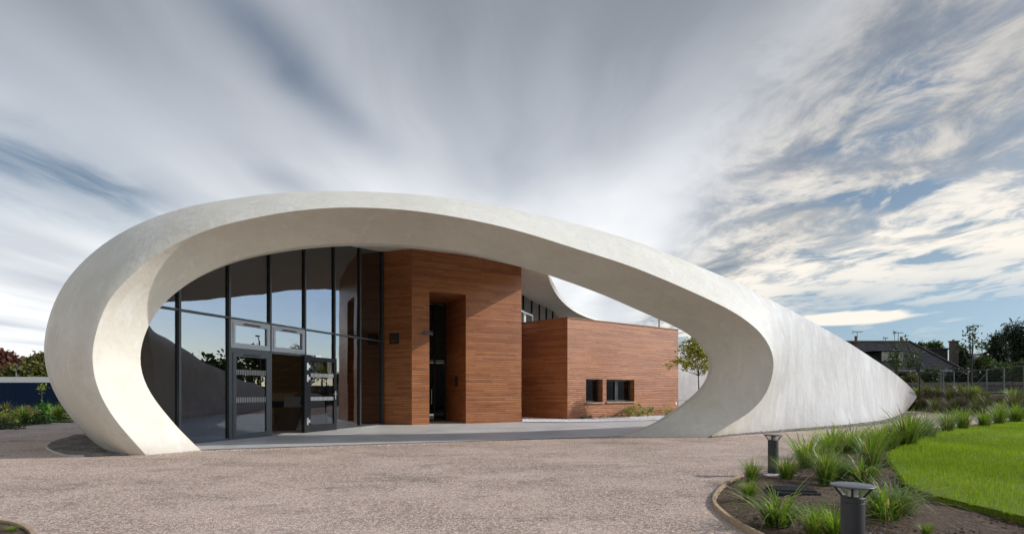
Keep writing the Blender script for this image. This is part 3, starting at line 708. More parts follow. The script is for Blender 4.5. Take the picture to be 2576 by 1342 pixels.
for (a, b, z0, z1, mids) in wins:
    O = B2B+in2*(RD-.1)
    mb = MB(); frame_rect(mb, O, d2, -in2, a, b, z0, z1, .07, .09, mids=((a+b)/2,) if mids else ())
    if mids: frame_rect(mb, O-in2*.03, d2, -in2, (a+b)/2-.10, (a+b)/2+.10, z0+.05, z1-.05, .05, .05)
    wo = mb.build('window', MATS['frame_metal'], t2); cs = [(a+.05, (a+b)/2-.06), ((a+b)/2+.06, b-.05)] if mids else [(a+.05, b-.05)]
    for p, q in cs: pane('pane', O+in2*.01, d2, -in2, p, q, z0+.06, z1-.06, MATS['window_glass'], t2)
    mb = MB(); mb.box(B2B+d2*((a+b)/2)-in2*.02+in2*.06+Zv*(z0-.03), ((b-a)/2+.03, .12, .028), (d2, in2, Zv)); mb.build('window_sill', MATS['edging_timber'], t2)
mb = MB(); q = on_line(1700, B2B, B2C); mb.box(q-in2*.01+Zv*.62, (.05, .012, .07), (d2, in2, Zv), .004); mb.build('wall_socket', MATS['white_paint'], t2)

# ------------------------------------------------------------------ glazed wall of the hall
GO = Vector((gx(12.3), 12.3, 0)); gd = Vector((.352, 1, 0)).normalized(); gn = Vector((gd.y, -gd.x, 0))
def gs(Y): return (Y-12.3)/gd.y
PY = [9.73, 11.01, 12.3, 13.59, 14.87, 16.16, 17.45, 18.74, 20.04]
glz = bpy.data.objects.new('glazed_wall', None)
mb = MB()
def topz(s):
    p = GO+gd*s; return ceil_z(p.x, p.y, 2.5)+.04
def vbar(mb, s, z0, z1, w=.055, dep=.14): mb.box(GO+gd*s+Zv*((z0+z1)/2), (w/2, dep/2, (z1-z0)/2), (gd, gn, Zv))
def hbar(mb, a, b, z, w=.05, dep=.11): mb.box(GO+gd*((a+b)/2)+Zv*z, ((b-a)/2, dep/2, w/2), (gd, gn, Zv))
for Y in PY[1:]: vbar(mb, gs(Y), 0, topz(gs(Y)))
ZT, ZD = 3.04, 2.27
for a, b in zip(PY[1:], PY[2:]):
    sa, sb = gs(a)+.0275, gs(b)-.0275
    hbar(mb, sa, sb, ZT)
    if a in (13.59, 14.87): hbar(mb, sa, sb, ZD, .06)
    if a != 14.87: hbar(mb, sa, sb, .03, .06)
glz = mb.build('glazed_wall_frame', MATS['frame_metal'], pav)
def top_pane(sa, sb, z0):
    mb = MB(); k = 8; pts = [GO+gd*(sa+(sb-sa)*i/k) for i in range(k+1)]; zs = [max(topz(sa+(sb-sa)*i/k), z0+.02) for i in range(k+1)]
    for i in range(k):
        for o_ in (gn*.006, gn*-.006): mb.quad(pts[i]+o_+Zv*z0, pts[i+1]+o_+Zv*z0, pts[i+1]+o_+Zv*zs[i+1], pts[i]+o_+Zv*zs[i])
    for p_, z_ in ((pts[0], zs[0]), (pts[-1], zs[-1])): mb.quad(p_-gn*.006+Zv*z0, p_+gn*.006+Zv*z0, p_+gn*.006+Zv*z_, p_-gn*.006+Zv*z_)
    return mb.build('pane', MATS['facade_glass'], glz)
for a, b in zip(PY[1:], PY[2:]):
    sa, sb = gs(a)+.027, gs(b)-.027
    top_pane(sa, sb, ZT+.02)
    if a not in (13.59, 14.87): pane('pane', GO, gd, gn, sa, sb, .05, ZT-.02, MATS['facade_glass'], glz)
for a in (13.59, 14.87):
    sa, sb = gs(a)+.03, gs(a+1.29)-.03
    mb = MB(); frame_rect(mb, GO+gn*.02, gd, gn, sa, sb, ZD+.035, ZT-.03, .065, .09); frame_rect(mb, GO+gn*.05, gd, gn, sa+.055, sb-.055, ZD+.09, ZT-.085, .07, .06)
    w = mb.build('top_hung_window', MATS['aluminium_grey'], glz)
    pane('window_glass', GO+gn*.03, gd, gn, sa+.11, sb-.11, ZD+.14, ZT-.13, MATS['facade_glass'], glz)
    mb = MB(); mb.box(GO+gn*.09+gd*((sa+sb)/2)+Zv*(ZT-.12), (.27, .015, .016), (gd, gn, Zv), .005)
    mb.build('trickle_vent', MATS['black_plastic'], glz)
def marking(O, d, n, s0, s1, parent, a=18):
    for z in (1.0, 1.70):
        mb = MB()
        for k in range(a):
            x = s0+(s1-s0)*(k+.5)/a; mb.box(O+d*x+n*.012+Zv*z, ((s1-s0)/a*.25, .0015, .055), (d, n, Zv))
        mb.build('safety_marking', MATS['white_paint'], parent)
# closed leaf
sa, sb = gs(13.59)+.03, gs(14.87)-.03
mb = MB(); frame_rect(mb, GO+gn*.02, gd, gn, sa, sb, .01, ZD-.03, .05, .10); frame_rect(mb, GO+gn*.05, gd, gn, sa+.05, sb-.05, .05, ZD-.08, .10, .07)
dr = mb.build('closed_door', MATS['frame_metal'], pav)
pane('pane', GO+gn*.05, gd, gn, sa+.14, sb-.14, .14, ZD-.17, MATS['facade_glass'], dr)
MK, t, b = pmat('frosted_marking', (.30, .30, .29), .7)
for z in (1.0, 1.70):
    mb = MB()
    for k in range(18):
        x = sa+.15+(sb-sa-.3)*(k+.5)/18; mb.box(GO+gn*.066+gd*x+Zv*z, (.017, .0012, .065), (gd, gn, Zv))
    mb.build('safety_marking', MK, dr)
mb = MB(); mb.box(GO+gn*.09+gd*((sa+sb)/2)+Zv*(ZD-.13), (.27, .015, .016), (gd, gn, Zv), .005); mb.build('trickle_vent', MATS['black_plastic'], dr)
# open leaf folded back along the glass
lo = GO+gd*(gs(16.16)-.20)+gn*.12; ang = R(-2.6); ld = Vector((gd.x*math.cos(ang)-gd.y*math.sin(ang), gd.x*math.sin(ang)+gd.y*math.cos(ang), 0)); ln = Vector((ld.y, -ld.x, 0))
LW = 1.40
mb = MB(); frame_rect(mb, lo, ld, ln, .18, .18+LW-.14, .02, ZD-.03, .12, .07); mb.box(lo+ld*.09+Zv*(ZD/2), (.07, .06, ZD/2-.02), (ld, ln, Zv)); 
mb.box(lo+ld*(.18+LW/2-.07)+Zv*.18, (LW/2-.2, .03, .05), (ld, ln, Zv))
od = mb.build('open_door', MATS['black_frame'], pav)
pane('pane', lo, ld, ln, .29, LW-.08, .22, ZD-.14, MATS['door_glass'], od)
marking(lo+ln*.005, ld, ln, .31, LW-.09, od)
for z in (.34, 1.60, 1.95):
    mb = MB(); mb.tube([lo+ld*.165+ln*.05+Zv*(z-.11), lo+ld*.165+ln*.05+Zv*(z+.11)], .017, 8); mb.box(lo+ld*.22+ln*.04+Zv*z, (.045, .008, .045), (ld, ln, Zv)); mb.box(lo+ld*.13+ln*.063+Zv*z, (.02, .006, .10), (ld, ln, Zv))
    mb.build('hinge', MATS['steel'], od)
mb = MB(); hp = lo+ld*(LW-.02)+Zv*1.14; mb.tube([hp+ln*.03, hp+ln*.09, hp+ln*.09-ld*.15], .011); mb.box(hp+ln*.04, (.018, .006, .09), (ld, ln, Zv)); mb.box(hp+ln*.04-Zv*.13, (.016, .006, .04), (ld, ln, Zv)); mb.build('handle', MATS['steel'], od)
mb = MB(); cp = lo+ld*.62+Zv*(ZD+.0); mb.tube([cp+ln*.02, cp-ld*.5-ln*.02+Zv*.02, cp-ld*.78-ln*.06+Zv*.03], .012, 6); mb.box(cp+ln*.01, (.12, .03, .03), (ld, ln, Zv)); mb.build('door_closer', MATS['steel'], od)

# far glass behind the courtyard box
mb = MB(); FO = Vector((.54, 26, 0)); fd = Vector((.44, 1.26, 0)).normalized(); fn = Vector((fd.y, -fd.x, 0)); st = 1.335
def ftop(s):
    p = FO+fd*s; return ceil_z(p.x, p.y, 5.6)+.04
far = []
for k in range(-2, 6):
    s = k*st; z0 = 0 if k < 0 else Z2-.12; z1 = ftop(s)
    if k == 5: z1 = 5.5
    mb.box(FO+fd*s+Zv*((z0+z1)/2), (.02, .04, max((z1-z0)/2, .1)), (fd, fn, Zv))
mb.box(FO+fd*(st*.0)+Zv*5.05, (st, .05, .03), (fd, fn, Zv))
mb.box(FO+fd*(st*1.5)+Zv*(Z2-.14), (st*3.6, .05, .03), (fd, fn, Zv)); fw = mb.build('rear_glazing_frame', MATS['black_frame'], pav)
for k in range(-2, 5):
    z0 = 0.05 if k < 0 else Z2-.1
    mb = MB()
    for i in range(4):
        a, b = (k+i/4)*st, (k+(i+1)/4)*st
        mb.quad(FO+fd*a+Zv*z0, FO+fd*b+Zv*z0, FO+fd*b+Zv*ftop(b), FO+fd*a+Zv*ftop(a))
    mb.build('pane', MATS['facade_glass'], fw)
mb = MB(); frame_rect(mb, FO+fn*.05, fd, fn, -st*.9, -.05, 4.2, 5.0, .07, .07); frame_rect(mb, FO+fn*.05, fd, fn, .05, st-.05, 4.2, 5.0, .07, .07); mb.build('opening_window', MATS['white_paint'], fw)

# interior partition
mb = MB(); wall(mb, Vector((-12.0, 19.6, 0)), Vector((-6.0, 21.6, 0)), 3.6, u0=2); wall(mb, Vector((-6.0, 21.6, 0)), Vector((-4.2, 21.9, 0)), 3.6, u0=30)
mb.build('interior_partition', MATS['interior_timber'], pav, uv=True)

# ------------------------------------------------------------------ grounds
def poly(name, pts, z, mat, label=None, kind='structure', thick=0):
    bm = bmesh.new(); vs = [bm.verts.new((p[0], p[1], z)) for p in pts]; f = bm.faces.new(vs)
    if f.normal.z < 0: f.normal_flip()
    if f.calc_area() and thick:
        r = bmesh.ops.extrude_face_region(bm, geom=[f]); 
        for v in r['geom']:
            if isinstance(v, bmesh.types.BMVert): v.co.z -= thick
    bmesh.ops.triangulate(bm, faces=bm.faces[:]); bm.normal_update()
    me = bpy.data.meshes.new(name); bm.to_mesh(me); bm.free()
    o = link(name, me, mat); tagp(o, label, None, None, kind); return o
poly('ground', [(-900, -300), (900, -300), (900, 1500), (-900, 1500)], -.03, MATS['far_ground'])
edge_px = [(1897,1342),(1856,1322.8),(1814.8,1291),(1795.8,1269),(1797.4,1256.3),(1811.6,1234),(1840,1212),(1865.4,1199.3),(1894,1191.4),(1928.7,1186.7),(1966.7,1177),(2080,1140),(2200,1108),(2300,1082),(2420,1069),(2576,1057)]
bed_edge = [G(1960, 1385), G(1925, 1358)]+[G(*p) for p in edge_px]
be = resample([tuple(p) for p in bed_edge], 90)
left_edge = resample([tuple(G(u, v)) for u, v in ((-300, 1110), (-120, 1094), (0, 1080.5), (84, 1067.9), (182.8, 1058))]+[(-16.5, 24.5, 0), (-15, 30, 0), (-14, 40, 0)], 40)
gp = [(-14, 1.0), (-40, 6), (-40, 22)]+[(p[0], p[1]) for p in left_edge]+[(-14, 60), (24, 60)]
pb = [G(2276.8, 1030), G(2340, 1038), G(2457, 1046), G(2576, 1054), G(2800, 1066)]
gp += [(21.0, 41), (21.8, 34)]+[(p.x, p.y) for p in pb]+[(22, 15)]+[(p[0], p[1]) for p in be[::-1]]+[(2.0, 1.0)]
poly('gravel_path', gp, 0.0, MATS['buff_gravel'])
floor_pts = [(-6.43, 11.33), (2.95, 14.79), (6, 16.5), (9, 20.5)]+[(G(1668, 1056.4).x, G(1668, 1056.4).y), (G(1552, 1060).x, G(1552, 1060).y), (G(1439, 1062.8).x, G(1439, 1062.8).y), (.45, 21.55), (.5, 25.6), (8, 31), (8, 39), (-8, 37), (-11.5, 30), (-12, 20), (-10.5, 14.5), (-8.3, 12.2)]
poly('concrete_floor', floor_pts, .012, MATS['smooth_concrete'])
ws = [(.42, 21.6)]+[(G(u, v).x, G(u, v).y) for u, v in ((1439, 1062.6), (1552, 1060), (1668, 1056.6), (1720, 1053))]+[(B2C.x+1.2, B2C.y-.3), (B2C.x+.9, B2C.y+1), (B2C.x, B2C.y), (B2B.x, B2B.y), (B2A.x, B2A.y)]
poly('white_pebble_strip', ws, .030, MATS['white_pebbles'])
# pebble margins along the shell
mg = [(p[0], p[1]) for p in resample([tuple(p) for p in Rg], 24)]
out = []
for k, p in enumerate(mg):
    q = mg[min(k+1, 23)]; r = mg[max(k-1, 0)]; d = Vector((q[0]-r[0], q[1]-r[1])).normalized(); w_ = min(.62, .05+k*.09)
    out.append((p[0]+d.y*w_, p[1]-d.x*w_))
poly('pebble_margin_flank', [(p[0]-.3, p[1]+.3) for p in mg]+out[::-1], .016, MATS['grey_pebbles'])
lm_px = [(300, 1145.5), (240, 1147), (183, 1147.5), (146, 1141), (121, 1129.7), (119.5, 1119.9), (135, 1110), (165, 1101), (190, 1094)]
lm = [G(*p) for p in lm_px]
lmr = resample([tuple(p) for p in lm], 40)
poly('pebble_margin_foot', [(p[0], p[1]) for p in lmr]+[(-11.0, 15.6), (-10.8, 14.3), (-9.2, 12.4), (-6.95, 10.5)], .016, MATS['grey_pebbles'])
def ribbon(name, pts, h, w, mat, z=0.0):
    mb = MB(); n = len(pts); P = [Vector((p[0], p[1], 0)) for p in pts]; rows = []
    for k in range(n):
        d = (P[min(k+1, n-1)]-P[max(k-1, 0)]).normalized(); q = Vector((-d.y, d.x, 0))*w/2
        rows.append([P[k]-q+Zv*(z-.03), P[k]-q+Zv*(z+h), P[k]+q+Zv*(z+h), P[k]+q+Zv*(z-.03)])
    mb.grid(rows); return mb.build(name, mat)
o = ribbon('margin_edging', lmr[3:36], .03, .032, MATS['pale_board']); tagp(o, 'thin curved timber edging strip round the pebbles at the left foot of the arch', 'edging')
o = ribbon('bed_edging', be[:52], .045, .035, MATS['edging_timber']); tagp(o, 'pale bent timber edging board round the near planting bed', 'edging')
o = ribbon('path_kerb_strip', [(p.x, p.y) for p in pb], .05, .05, MATS['edging_timber']); tagp(o, 'timber edging along the foot of the brown planted bank', 'edging')
# soil of the near bed
lawn_px = [(3300,1062),(2800,1057),(2576,1061.7),(2489,1073.5),(2425.6,1083.8),(2362,1091.7),(2330.6,1107.6),(2280,1131.3),(2248,1145.5),(2238,1158),(2239,1171),(2254.7,1196),(2273.7,1224.7),(2290,1243.6),(2330.6,1259.5),(2394,1278.5),(2457,1294),(2520.5,1310),(2576,1324),(2800,1375),(3300,1440)]
lawn = resample([tuple(G(*p)) for p in lawn_px], 90)
def inside(px, py, poly_):
    P = np.asarray(poly_); x0, y0 = P[:, 0], P[:, 1]; x1, y1 = np.roll(x0, -1), np.roll(y0, -1); r = np.zeros(len(px), bool)
    for a, b, c, d in zip(x0, y0, x1, y1):
        if b == d: continue
        r ^= ((b > py) != (d > py)) & (px < (c-a)*(py-b)/(d-b)+a)
    return r
bed_poly = [(p[0], p[1]) for p in be]+[(26, 18), (16, 4), (12, 1.0), (2.2, 1.0)]
def hgt(x, y): return .035*math.sin(x*2.3+y*1.1)+.03*math.sin(y*3.1-x*.7)+.02*math.sin(x*6+1.3*y)*math.sin(y*5)
def soil_mesh():
    bm = bmesh.new(); vs = [bm.verts.new((p[0], p[1], 0)) for p in bed_poly]; f = bm.faces.new(vs)
    bmesh.ops.triangulate(bm, faces=[f])
    for _ in range(4):
        es = [e for e in bm.edges if e.calc_length() > .35 and min(v.co.y for v in e.verts) < 14]
        if es: bmesh.ops.subdivide_edges(bm, edges=es, cuts=1); bmesh.ops.triangulate(bm, faces=bm.faces[:])
    B = [Vector((p[0], p[1])) for p in be]
    for v in bm.verts:
        dm = min((Vector((v.co.x, v.co.y))-q).length for q in B)
        v.co.z = .004+min(1, dm/.35)*(.03+max(-.015, hgt(v.co.x, v.co.y)))
    bm.normal_update()
    for f in bm.faces:
        if f.normal.z < 0: f.normal_flip()
        f.smooth = True
    me = bpy.data.meshes.new('bed_soil'); bm.to_mesh(me); bm.free(); o = link('bed_soil', me, MATS['brown_soil']); o['kind'] = 'structure'
soil_mesh()
poly('lawn', [(p[0], p[1]) for p in lawn], .095, MATS['lawn_turf'], thick=.1)
# corner bed, bottom left
cbp = [G(-60, 1304), G(0, 1314), G(42, 1322), G(78, 1342), G(95, 1380)]
cbr = resample([tuple(p) for p in cbp], 20)
poly('corner_soil', [(p[0], p[1]) for p in cbr]+[(-4.5, 2.6), (-7.5, 4)], .012, MATS['brown_soil'])
o = ribbon('corner_edging', cbr, .035, .03, MATS['edging_timber']); tagp(o, 'timber edging of the small soil corner at bottom left', 'edging')

# ------------------------------------------------------------------ loose stones (uncountable)
def scatter_stones(name, polys, n, size, z, mat, label, yfun=None, seed=1):
    rs = np.random.RandomState(seed); P = np.array(polys); lo, hi = P.min(0), P.max(0)
    x = rs.uniform(lo[0], hi[0], n*6); y = rs.uniform(lo[1], hi[1], n*6)
    k = inside(x, y, polys)
    x, y = x[k][:n], y[k][:n]; n = len(x)
    # octahedral pebbles
    O = np.array([(1, 0, 0), (0, 1, 0), (-1, 0, 0), (0, -1, 0), (0, 0, 1)], float)
    T = [(0, 1, 4), (1, 2, 4), (2, 3, 4), (3, 0, 4)]
    s = rs.uniform(.5, 1.3, (n, 1, 1))*size; a = rs.uniform(0, 6.28, n); ca, sa = np.cos(a), np.sin(a)
    V = O[None]*s*rs.uniform(.6, 1.3, (n, 5, 3)); V[..., 2] *= .75
    X = V[..., 0]*ca[:, None]-V[..., 1]*sa[:, None]+x[:, None]; Y = V[..., 0]*sa[:, None]+V[..., 1]*ca[:, None]+y[:, None]
    Z = V[..., 2]+z
    Q = np.stack([X, Y, Z], -1); tri = np.concatenate([Q[:, t] for t in T], 1).reshape(-1, 3)
    o = fast_mesh(name, tri, 3, mat); tagp(o, label, None, None, 'stuff'); return o
scatter_stones('white_pebbles', ws, 9000, .022, .03, MATS['stone_white'], 'loose white pebbles along the foot of the lower timber block')
scatter_stones('margin_pebbles', [(p[0]-.1, p[1]+.1) for p in mg]+out[::-1], 7000, .026, .016, MATS['stone_grey'], 'loose grey pebbles along the foot of the right flank', seed=2)
scatter_stones('foot_pebbles', [(p[0], p[1]) for p in lmr]+[(-11.0, 15.6), (-10.8, 14.3), (-9.2, 12.4), (-6.95, 10.5)], 7000, .024, .016, MATS['stone_grey'], 'loose grey pebbles round the left foot of the arch', seed=3)
ge = [(p[0]+.0, p[1]-.06) for p in resample([tuple(il), tuple(ir)], 30)]
scatter_stones('edge_crumbs', [(-7.2, 10.2), (-6.4, 11.1), (3, 14.6), (5.3, 14.2), (5.2, 14.0), (3, 14.35), (-6.4, 10.85)], 1500, .011, .004, MATS['stone_white'], 'pale crumbs of gravel along the edge of the concrete floor', seed=4)
scatter_stones('soil_clods', [(p[0], p[1]) for p in be[:60]]+[(7, 7), (3.6, 3.2), (2.5, 2.8)], 5200, .016, .035, MATS['brown_soil'], 'clods and small stones lying on the soil of the near bed', seed=5)
scatter_stones('bed_stones', [(p[0], p[1]) for p in be[:60]]+[(7, 7), (3.6, 3.2), (2.5, 2.8)], 1100, .014, .04, MATS['stone_grey'], 'pale stones dotted over the soil of the near bed', seed=15)
scatter_stones('loose_gravel', [(-6, 5.5), (3.2, 5.5), (4, 9), (-6, 9.5), (-9, 8)], 5200, .008, .001, MATS['buff_gravel'], 'loose gravel chips lying on the buff path', seed=6)

# ------------------------------------------------------------------ grass
def blades(n, h, spread, droop, width, rs, seg=5, lean=.6):
    V = []; rnd = []
    for _ in range(n):
        a = rs.uniform(0, 2*math.pi); r0 = rs.uniform(0, .12)*spread; L = h*(.45+.85*rs.uniform()**.8); out_ = rs.uniform(.1, 1.0)*lean; dr = rs.uniform(.3, 1.0)*droop
        bx, by = r0*math.cos(a), r0*math.sin(a); d = a+rs.uniform(-.6, .6); w = width*rs.uniform(.6, 1.2)
        px_, py_ = -math.sin(d)*w, math.cos(d)*w; pts = []
        for k in range(seg+1):
            q = k/seg; rr = out_*L*q*(.35+.65*q); z = L*(q-dr*q*q*q*.62)
            pts.append((bx+math.cos(d)*rr, by+math.sin(d)*rr, max(z, .01), (1-q)**.7*.9+.06))
        f = rs.uniform(0, 1); dead = rs.uniform() < .07
        for k in range(seg):
            a0, a1 = pts[k], pts[k+1]
            V += [(a0[0]-px_*a0[3], a0[1]-py_*a0[3], a0[2]), (a0[0]+px_*a0[3], a0[1]+py_*a0[3], a0[2]), (a1[0]+px_*a1[3], a1[1]+py_*a1[3], a1[2]), (a1[0]-px_*a1[3], a1[1]-py_*a1[3], a1[2])]
            rnd.append(1.0 if dead else min(.9, max(0, f*.6+.3*k/seg)))
    return np.array(V), rnd
def clump_mesh(name, n, h, spread, droop, width, mat, seed, lean=.6):
    V, r = blades(n, h, spread, droop, width, np.random.RandomState(seed), lean=lean)
    o = fast_mesh(name, V, 4, MATS[mat], rnd=r); me = o.data; bpy.data.objects.remove(o); me.name = name
    return me
GM = {'up': [clump_mesh('tuft', 330, 1.0, 1.0, .75, .0105, 'blade_green', s, .62) for s in (1, 2, 11, 12)],
      'fresh': [clump_mesh('tuft', 320, 1.0, 1.2, .85, .011, 'blade_fresh', s, .75) for s in (3, 4, 13, 14)],
      'droop': [clump_mesh('tuft', 170, 1.0, 1.4, 1.25, .017, 'blade_green', s, 1.15) for s in (5, 6, 15)],
      'pale': [clump_mesh('tuft', 240, 1.0, 1.4, .95, .007, 'blade_pale', s, .8) for s in (7,)],
      'bank': [clump_mesh('tuft', 120, 1.0, 1.3, .9, .014, 'blade_bank', s, .75) for s in (8, 9, 16)]}
def clump(kind, u, v, h, label, group, z=0.0, P=None, wid=1.0, k=0):
    me = GM[kind][k % len(GM[kind])]; o = bpy.data.objects.new('grass_clump', me); COL.objects.link(o)
    o.location = P if P is not None else G(u, v, z)
    h *= 1.25; wid *= 1.25 if kind != 'bank' else 1.15; o.scale = (h*wid*random.uniform(.88, 1.18), h*wid*random.uniform(.88, 1.18), h*random.uniform(.9, 1.15)); o.rotation_euler = (0, 0, random.uniform(0, 6.28)); tagp(o, label, 'ornamental grass', group); return o
GB = 'grass clumps in the near bed'
near = [('up', 1891, 1216, .27, 'small upright grass clump at the bed edging just left of the far bollard'),
 ('up', 1884, 1259, .24, 'small upright grass clump between the curved edging and the drain cover'),
 ('droop', 1957, 1322, .34, 'drooping broad-bladed grass clump in front of the black drain cover'),
 ('up', 1979, 1210, .33, 'grass clump growing close against the right side of the far bollard'),
 ('fresh', 2031, 1176, .46, 'bright green grass clump second to the right of the far bollard'),
 ('up', 2077, 1220, .38, 'upright dark grass clump behind and left of the near bollard head'),
 ('pale', 2116, 1206, .40, 'pale silvery wind-blurred grass clump directly behind the near bollard'),
 ('fresh', 2090, 1150, .50, 'arching grass clump between the bright clump and the centre of the bed'),
 ('fresh', 2140, 1143, .56, 'tall arching grass clump in the middle of the back row by the path'),
 ('droop', 2172, 1212, .36, 'broad drooping grass clump just right of and behind the near bollard head'),
 ('up', 2190, 1185, .46, 'upright grass clump between the near bollard and the tip of the lawn'),
 ('fresh', 2208, 1137, .50, 'bright yellow-green grass clump beside the path left of the tallest clump'),
 ('fresh', 2240, 1131, .46, 'low bright grass clump touching the left side of the tallest clump'),
 ('up', 2281, 1128, .78, 'tallest dark green grass clump at the left corner of the lawn'),
 ('pale', 2328, 1106, .62, 'greyish arching grass clump just right of the tallest clump'),
 ('up', 2384, 1091, .58, 'dark spreading grass clump on the far lawn edge, nearest the tall pair'),
 ('up', 2422, 1084, .58, 'dark grass clump on the far lawn edge with a bare gap on its right'),
 ('up', 2476, 1077, .60, 'grass clump on the far lawn edge in front of the brown bank'),
 ('up', 2514, 1071, .60, 'grass clump on the far lawn edge second from the right of the photo'),
 ('up', 2556, 1066, .78, 'large dark grass clump where the far lawn edge meets the right of the photo'),
 ('droop', 2226, 1312, .40, 'large sprawling grass clump right beside the near bollard with brown stalks'),
 ('pale', 2262, 1306, .38, 'sprawling pale grass clump overlapping the right side of the one by the near bollard'),
 ('fresh', 2047, 1352, .22, 'yellow-green tuft cut by the bottom of the photo, left of the near bollard'),
 ('fresh', 2098, 1350, .24, 'yellow-green tuft cut by the bottom of the photo, touching the near bollard'),
 ('up', 2330, 1352, .10, 'tiny weed tuft on the soil at the bottom right')]
for i, (k, u, v, h, lb) in enumerate(near): clump(k, u, v, h, lb, GB, .02, wid=1.15 if k != 'up' else 1.0, k=i)
# lawn blades
def lawn_grass():
    rs = np.random.RandomState(5); P = [(p[0], p[1]) for p in lawn]
    xs, ys = [], []
    for (ya, yb, n) in ((4.2, 6, 26000), (6, 8.5, 42000), (8.5, 12, 48000), (12, 22, 52000)):
        x = rs.uniform(2, 24, n*3); y = rs.uniform(ya, yb, n*3)
        k = inside(x, y, P) & (x/y < 1.25); xs.append(x[k][:n]); ys.append(y[k][:n])
    x = np.concatenate(xs); y = np.concatenate(ys); n = len(x)
    # tufted fringe
    k = RN.randint(0, 90, 2600); f = lawn[k]; x = np.r_[x, f[:, 0]+RN.uniform(-.05, .02, 2600)]; y = np.r_[y, f[:, 1]+RN.uniform(-.05, .05, 2600)]; n = len(x)
    h = rs.uniform(.03, .075, n)*(1+.25*np.sin(x*1.7)*np.sin(y*1.3)); w = .0022*np.maximum(1, y/5.0); a = rs.uniform(0, 6.28, n); l = rs.uniform(0, .6, n)*h; b = rs.uniform(0, 6.28, n)
    V = np.zeros((n, 3, 3)); z0 = .090
    V[:, 0] = np.stack([x-w*np.cos(a), y-w*np.sin(a), np.full(n, z0)], 1); V[:, 1] = np.stack([x+w*np.cos(a), y+w*np.sin(a), np.full(n, z0)], 1)
    V[:, 2] = np.stack([x+l*np.cos(b), y+l*np.sin(b), z0+h], 1)
    pat = .5+.3*np.sin(x*.9+y*.6+np.sin(x*2.1))+.2*np.sin(x*3.1-y*2.3)*np.sin(y*1.9)
    o = fast_mesh('lawn_grass', V.reshape(-1, 3), 3, MATS['lawn_blade'], rnd=np.clip(rs.uniform(0, 1, n)*.60+pat*.40, 0, 1)); tagp(o, 'short bright green grass of the lawn', None, None, 'stuff')
lawn_grass()

# ------------------------------------------------------------------ bollards, hatch, footing
def bollard(P, label):
    e = empty('bollard_light', P, label, 'bollard light', 'bollard lights in the near bed')
    mb = MB(); mb.lathe([(.070, -.02), (.070, .478), (.0675, .480), (.0675, .483), (.070, .485), (.070, .512), (.066, .516), (.045, .517)], n=40); mb.build('post', MATS['bollard_paint'], e, smooth=False)
    mb = MB(); mb.lathe([(.048, .517), (.050, .522), (.092, .572), (.092, .574)], n=32); mb.build('lens', MATS['lens_glass'], e, smooth=True)
    mb = MB(); mb.lathe([(.03, .517), (.03, .574)], n=16); mb.build('lamp_core', MATS['white_paint'], e, smooth=True)
    for k in range(4):
        a = R(45+90*k+12); c_ = Vector((math.cos(a), math.sin(a), 0))
        mb = MB(); mb.tube([c_*.056+Zv*.508, c_*.106+Zv*.576], .0075, 6); mb.build('strut', MATS['bollard_paint'], e)
    mb = MB(); mb.lathe([(.108, .578), (.126, .582), (.132, .586), (.132, .590), (.126, .5925), (.07, .597), (.004, .599)], n=48); mb.build('disc_cap', MATS['bollard_disc_paint'], e, smooth=True)
    for a in (R(-60), R(100)):
        c_ = Vector((math.cos(a), math.sin(a), 0))
        mb = MB(); mb.tube([c_*.069+Zv*.497, c_*.0735+Zv*.497], .0045, 8); mb.build('screw', MATS['steel'], e)
P1 = Vector(((1945-1288)/FPX*7.83, 7.83, 0)); P2 = Vector(((2145-1288)/FPX*3.6, 3.6, .0))
bollard(P1, 'far dark bollard light with a disc cap standing at the bed edging')
bollard(P2, 'near dark bollard light with a disc cap cut off by the bottom of the photo')
mb = MB(); mb.box(P1+Vector((.02, -.06, .015)), (.21, .17, .03), None, .008)
tagp(mb.build('bollard_footing', MATS['footing_concrete']), 'rough broken concrete pad round the base of the far bollard', 'concrete footing')
h = empty('drain_cover', G(1994, 1249), 'black plastic gridded drain cover raised above the soil', 'drain cover', rz=R(-8))
mb = MB(); mb.box((0, 0, .045), (.235, .19, .04), None, .006); mb.build('chamber_rim', MATS['black_plastic'], h)
mb = MB(); mb.box((0, 0, .092), (.205, .16, .006))
for k in range(9): mb.box((-.18+k*.045, 0, .102), (.006, .155, .005))
for k in range(7): mb.box((0, -.14+k*.0467, .1015), (.2, .006, .004))
mb.build('grid_lid', MATS['black_plastic'], h)

# ------------------------------------------------------------------ foliage helpers
def leaf_cloud(blobs, n, size, rs, flat=.6, gap=.35):
    """leaf quads spread through several ellipsoids; returns verts + random"""
    tot = sum(b[3]*b[4]*b[5] for b in blobs); V = []; rd = []
    for (cx, cy, cz, rx, ry, rz) in blobs:
        m = int(n*rx*ry*rz/tot)+4
        # leaves gather in twig clusters
        nc = max(4, int(m/9)); dirs = rs.normal(size=(nc, 3)); dirs /= np.linalg.norm(dirs, axis=1)[:, None]
        rad = rs.uniform(gap, 1.05, nc)**.6; cen = dirs*rad[:, None]*np.array([rx, ry, rz])+np.array([cx, cy, cz])
        tone = rs.uniform(0, 1, nc)
        k = rs.randint(0, nc, m); p = cen[k]+rs.normal(size=(m, 3))*size*1.5
        a = rs.normal(size=(m, 3)); a /= np.linalg.norm(a, axis=1)[:, None]; b = np.cross(a, rs.normal(size=(m, 3))); b /= np.linalg.norm(b, axis=1)[:, None]
        s = size*rs.uniform(.6, 1.3, (m, 1)); q = np.stack([p-a*s, p+b*s*flat, p+a*s, p-b*s*flat], 1)
        V.append(q.reshape(-1, 3)); rd.append(np.clip(tone[k]*.65+rs.uniform(0, .35, m), 0, 1))
    return np.concatenate(V), np.concatenate(rd)
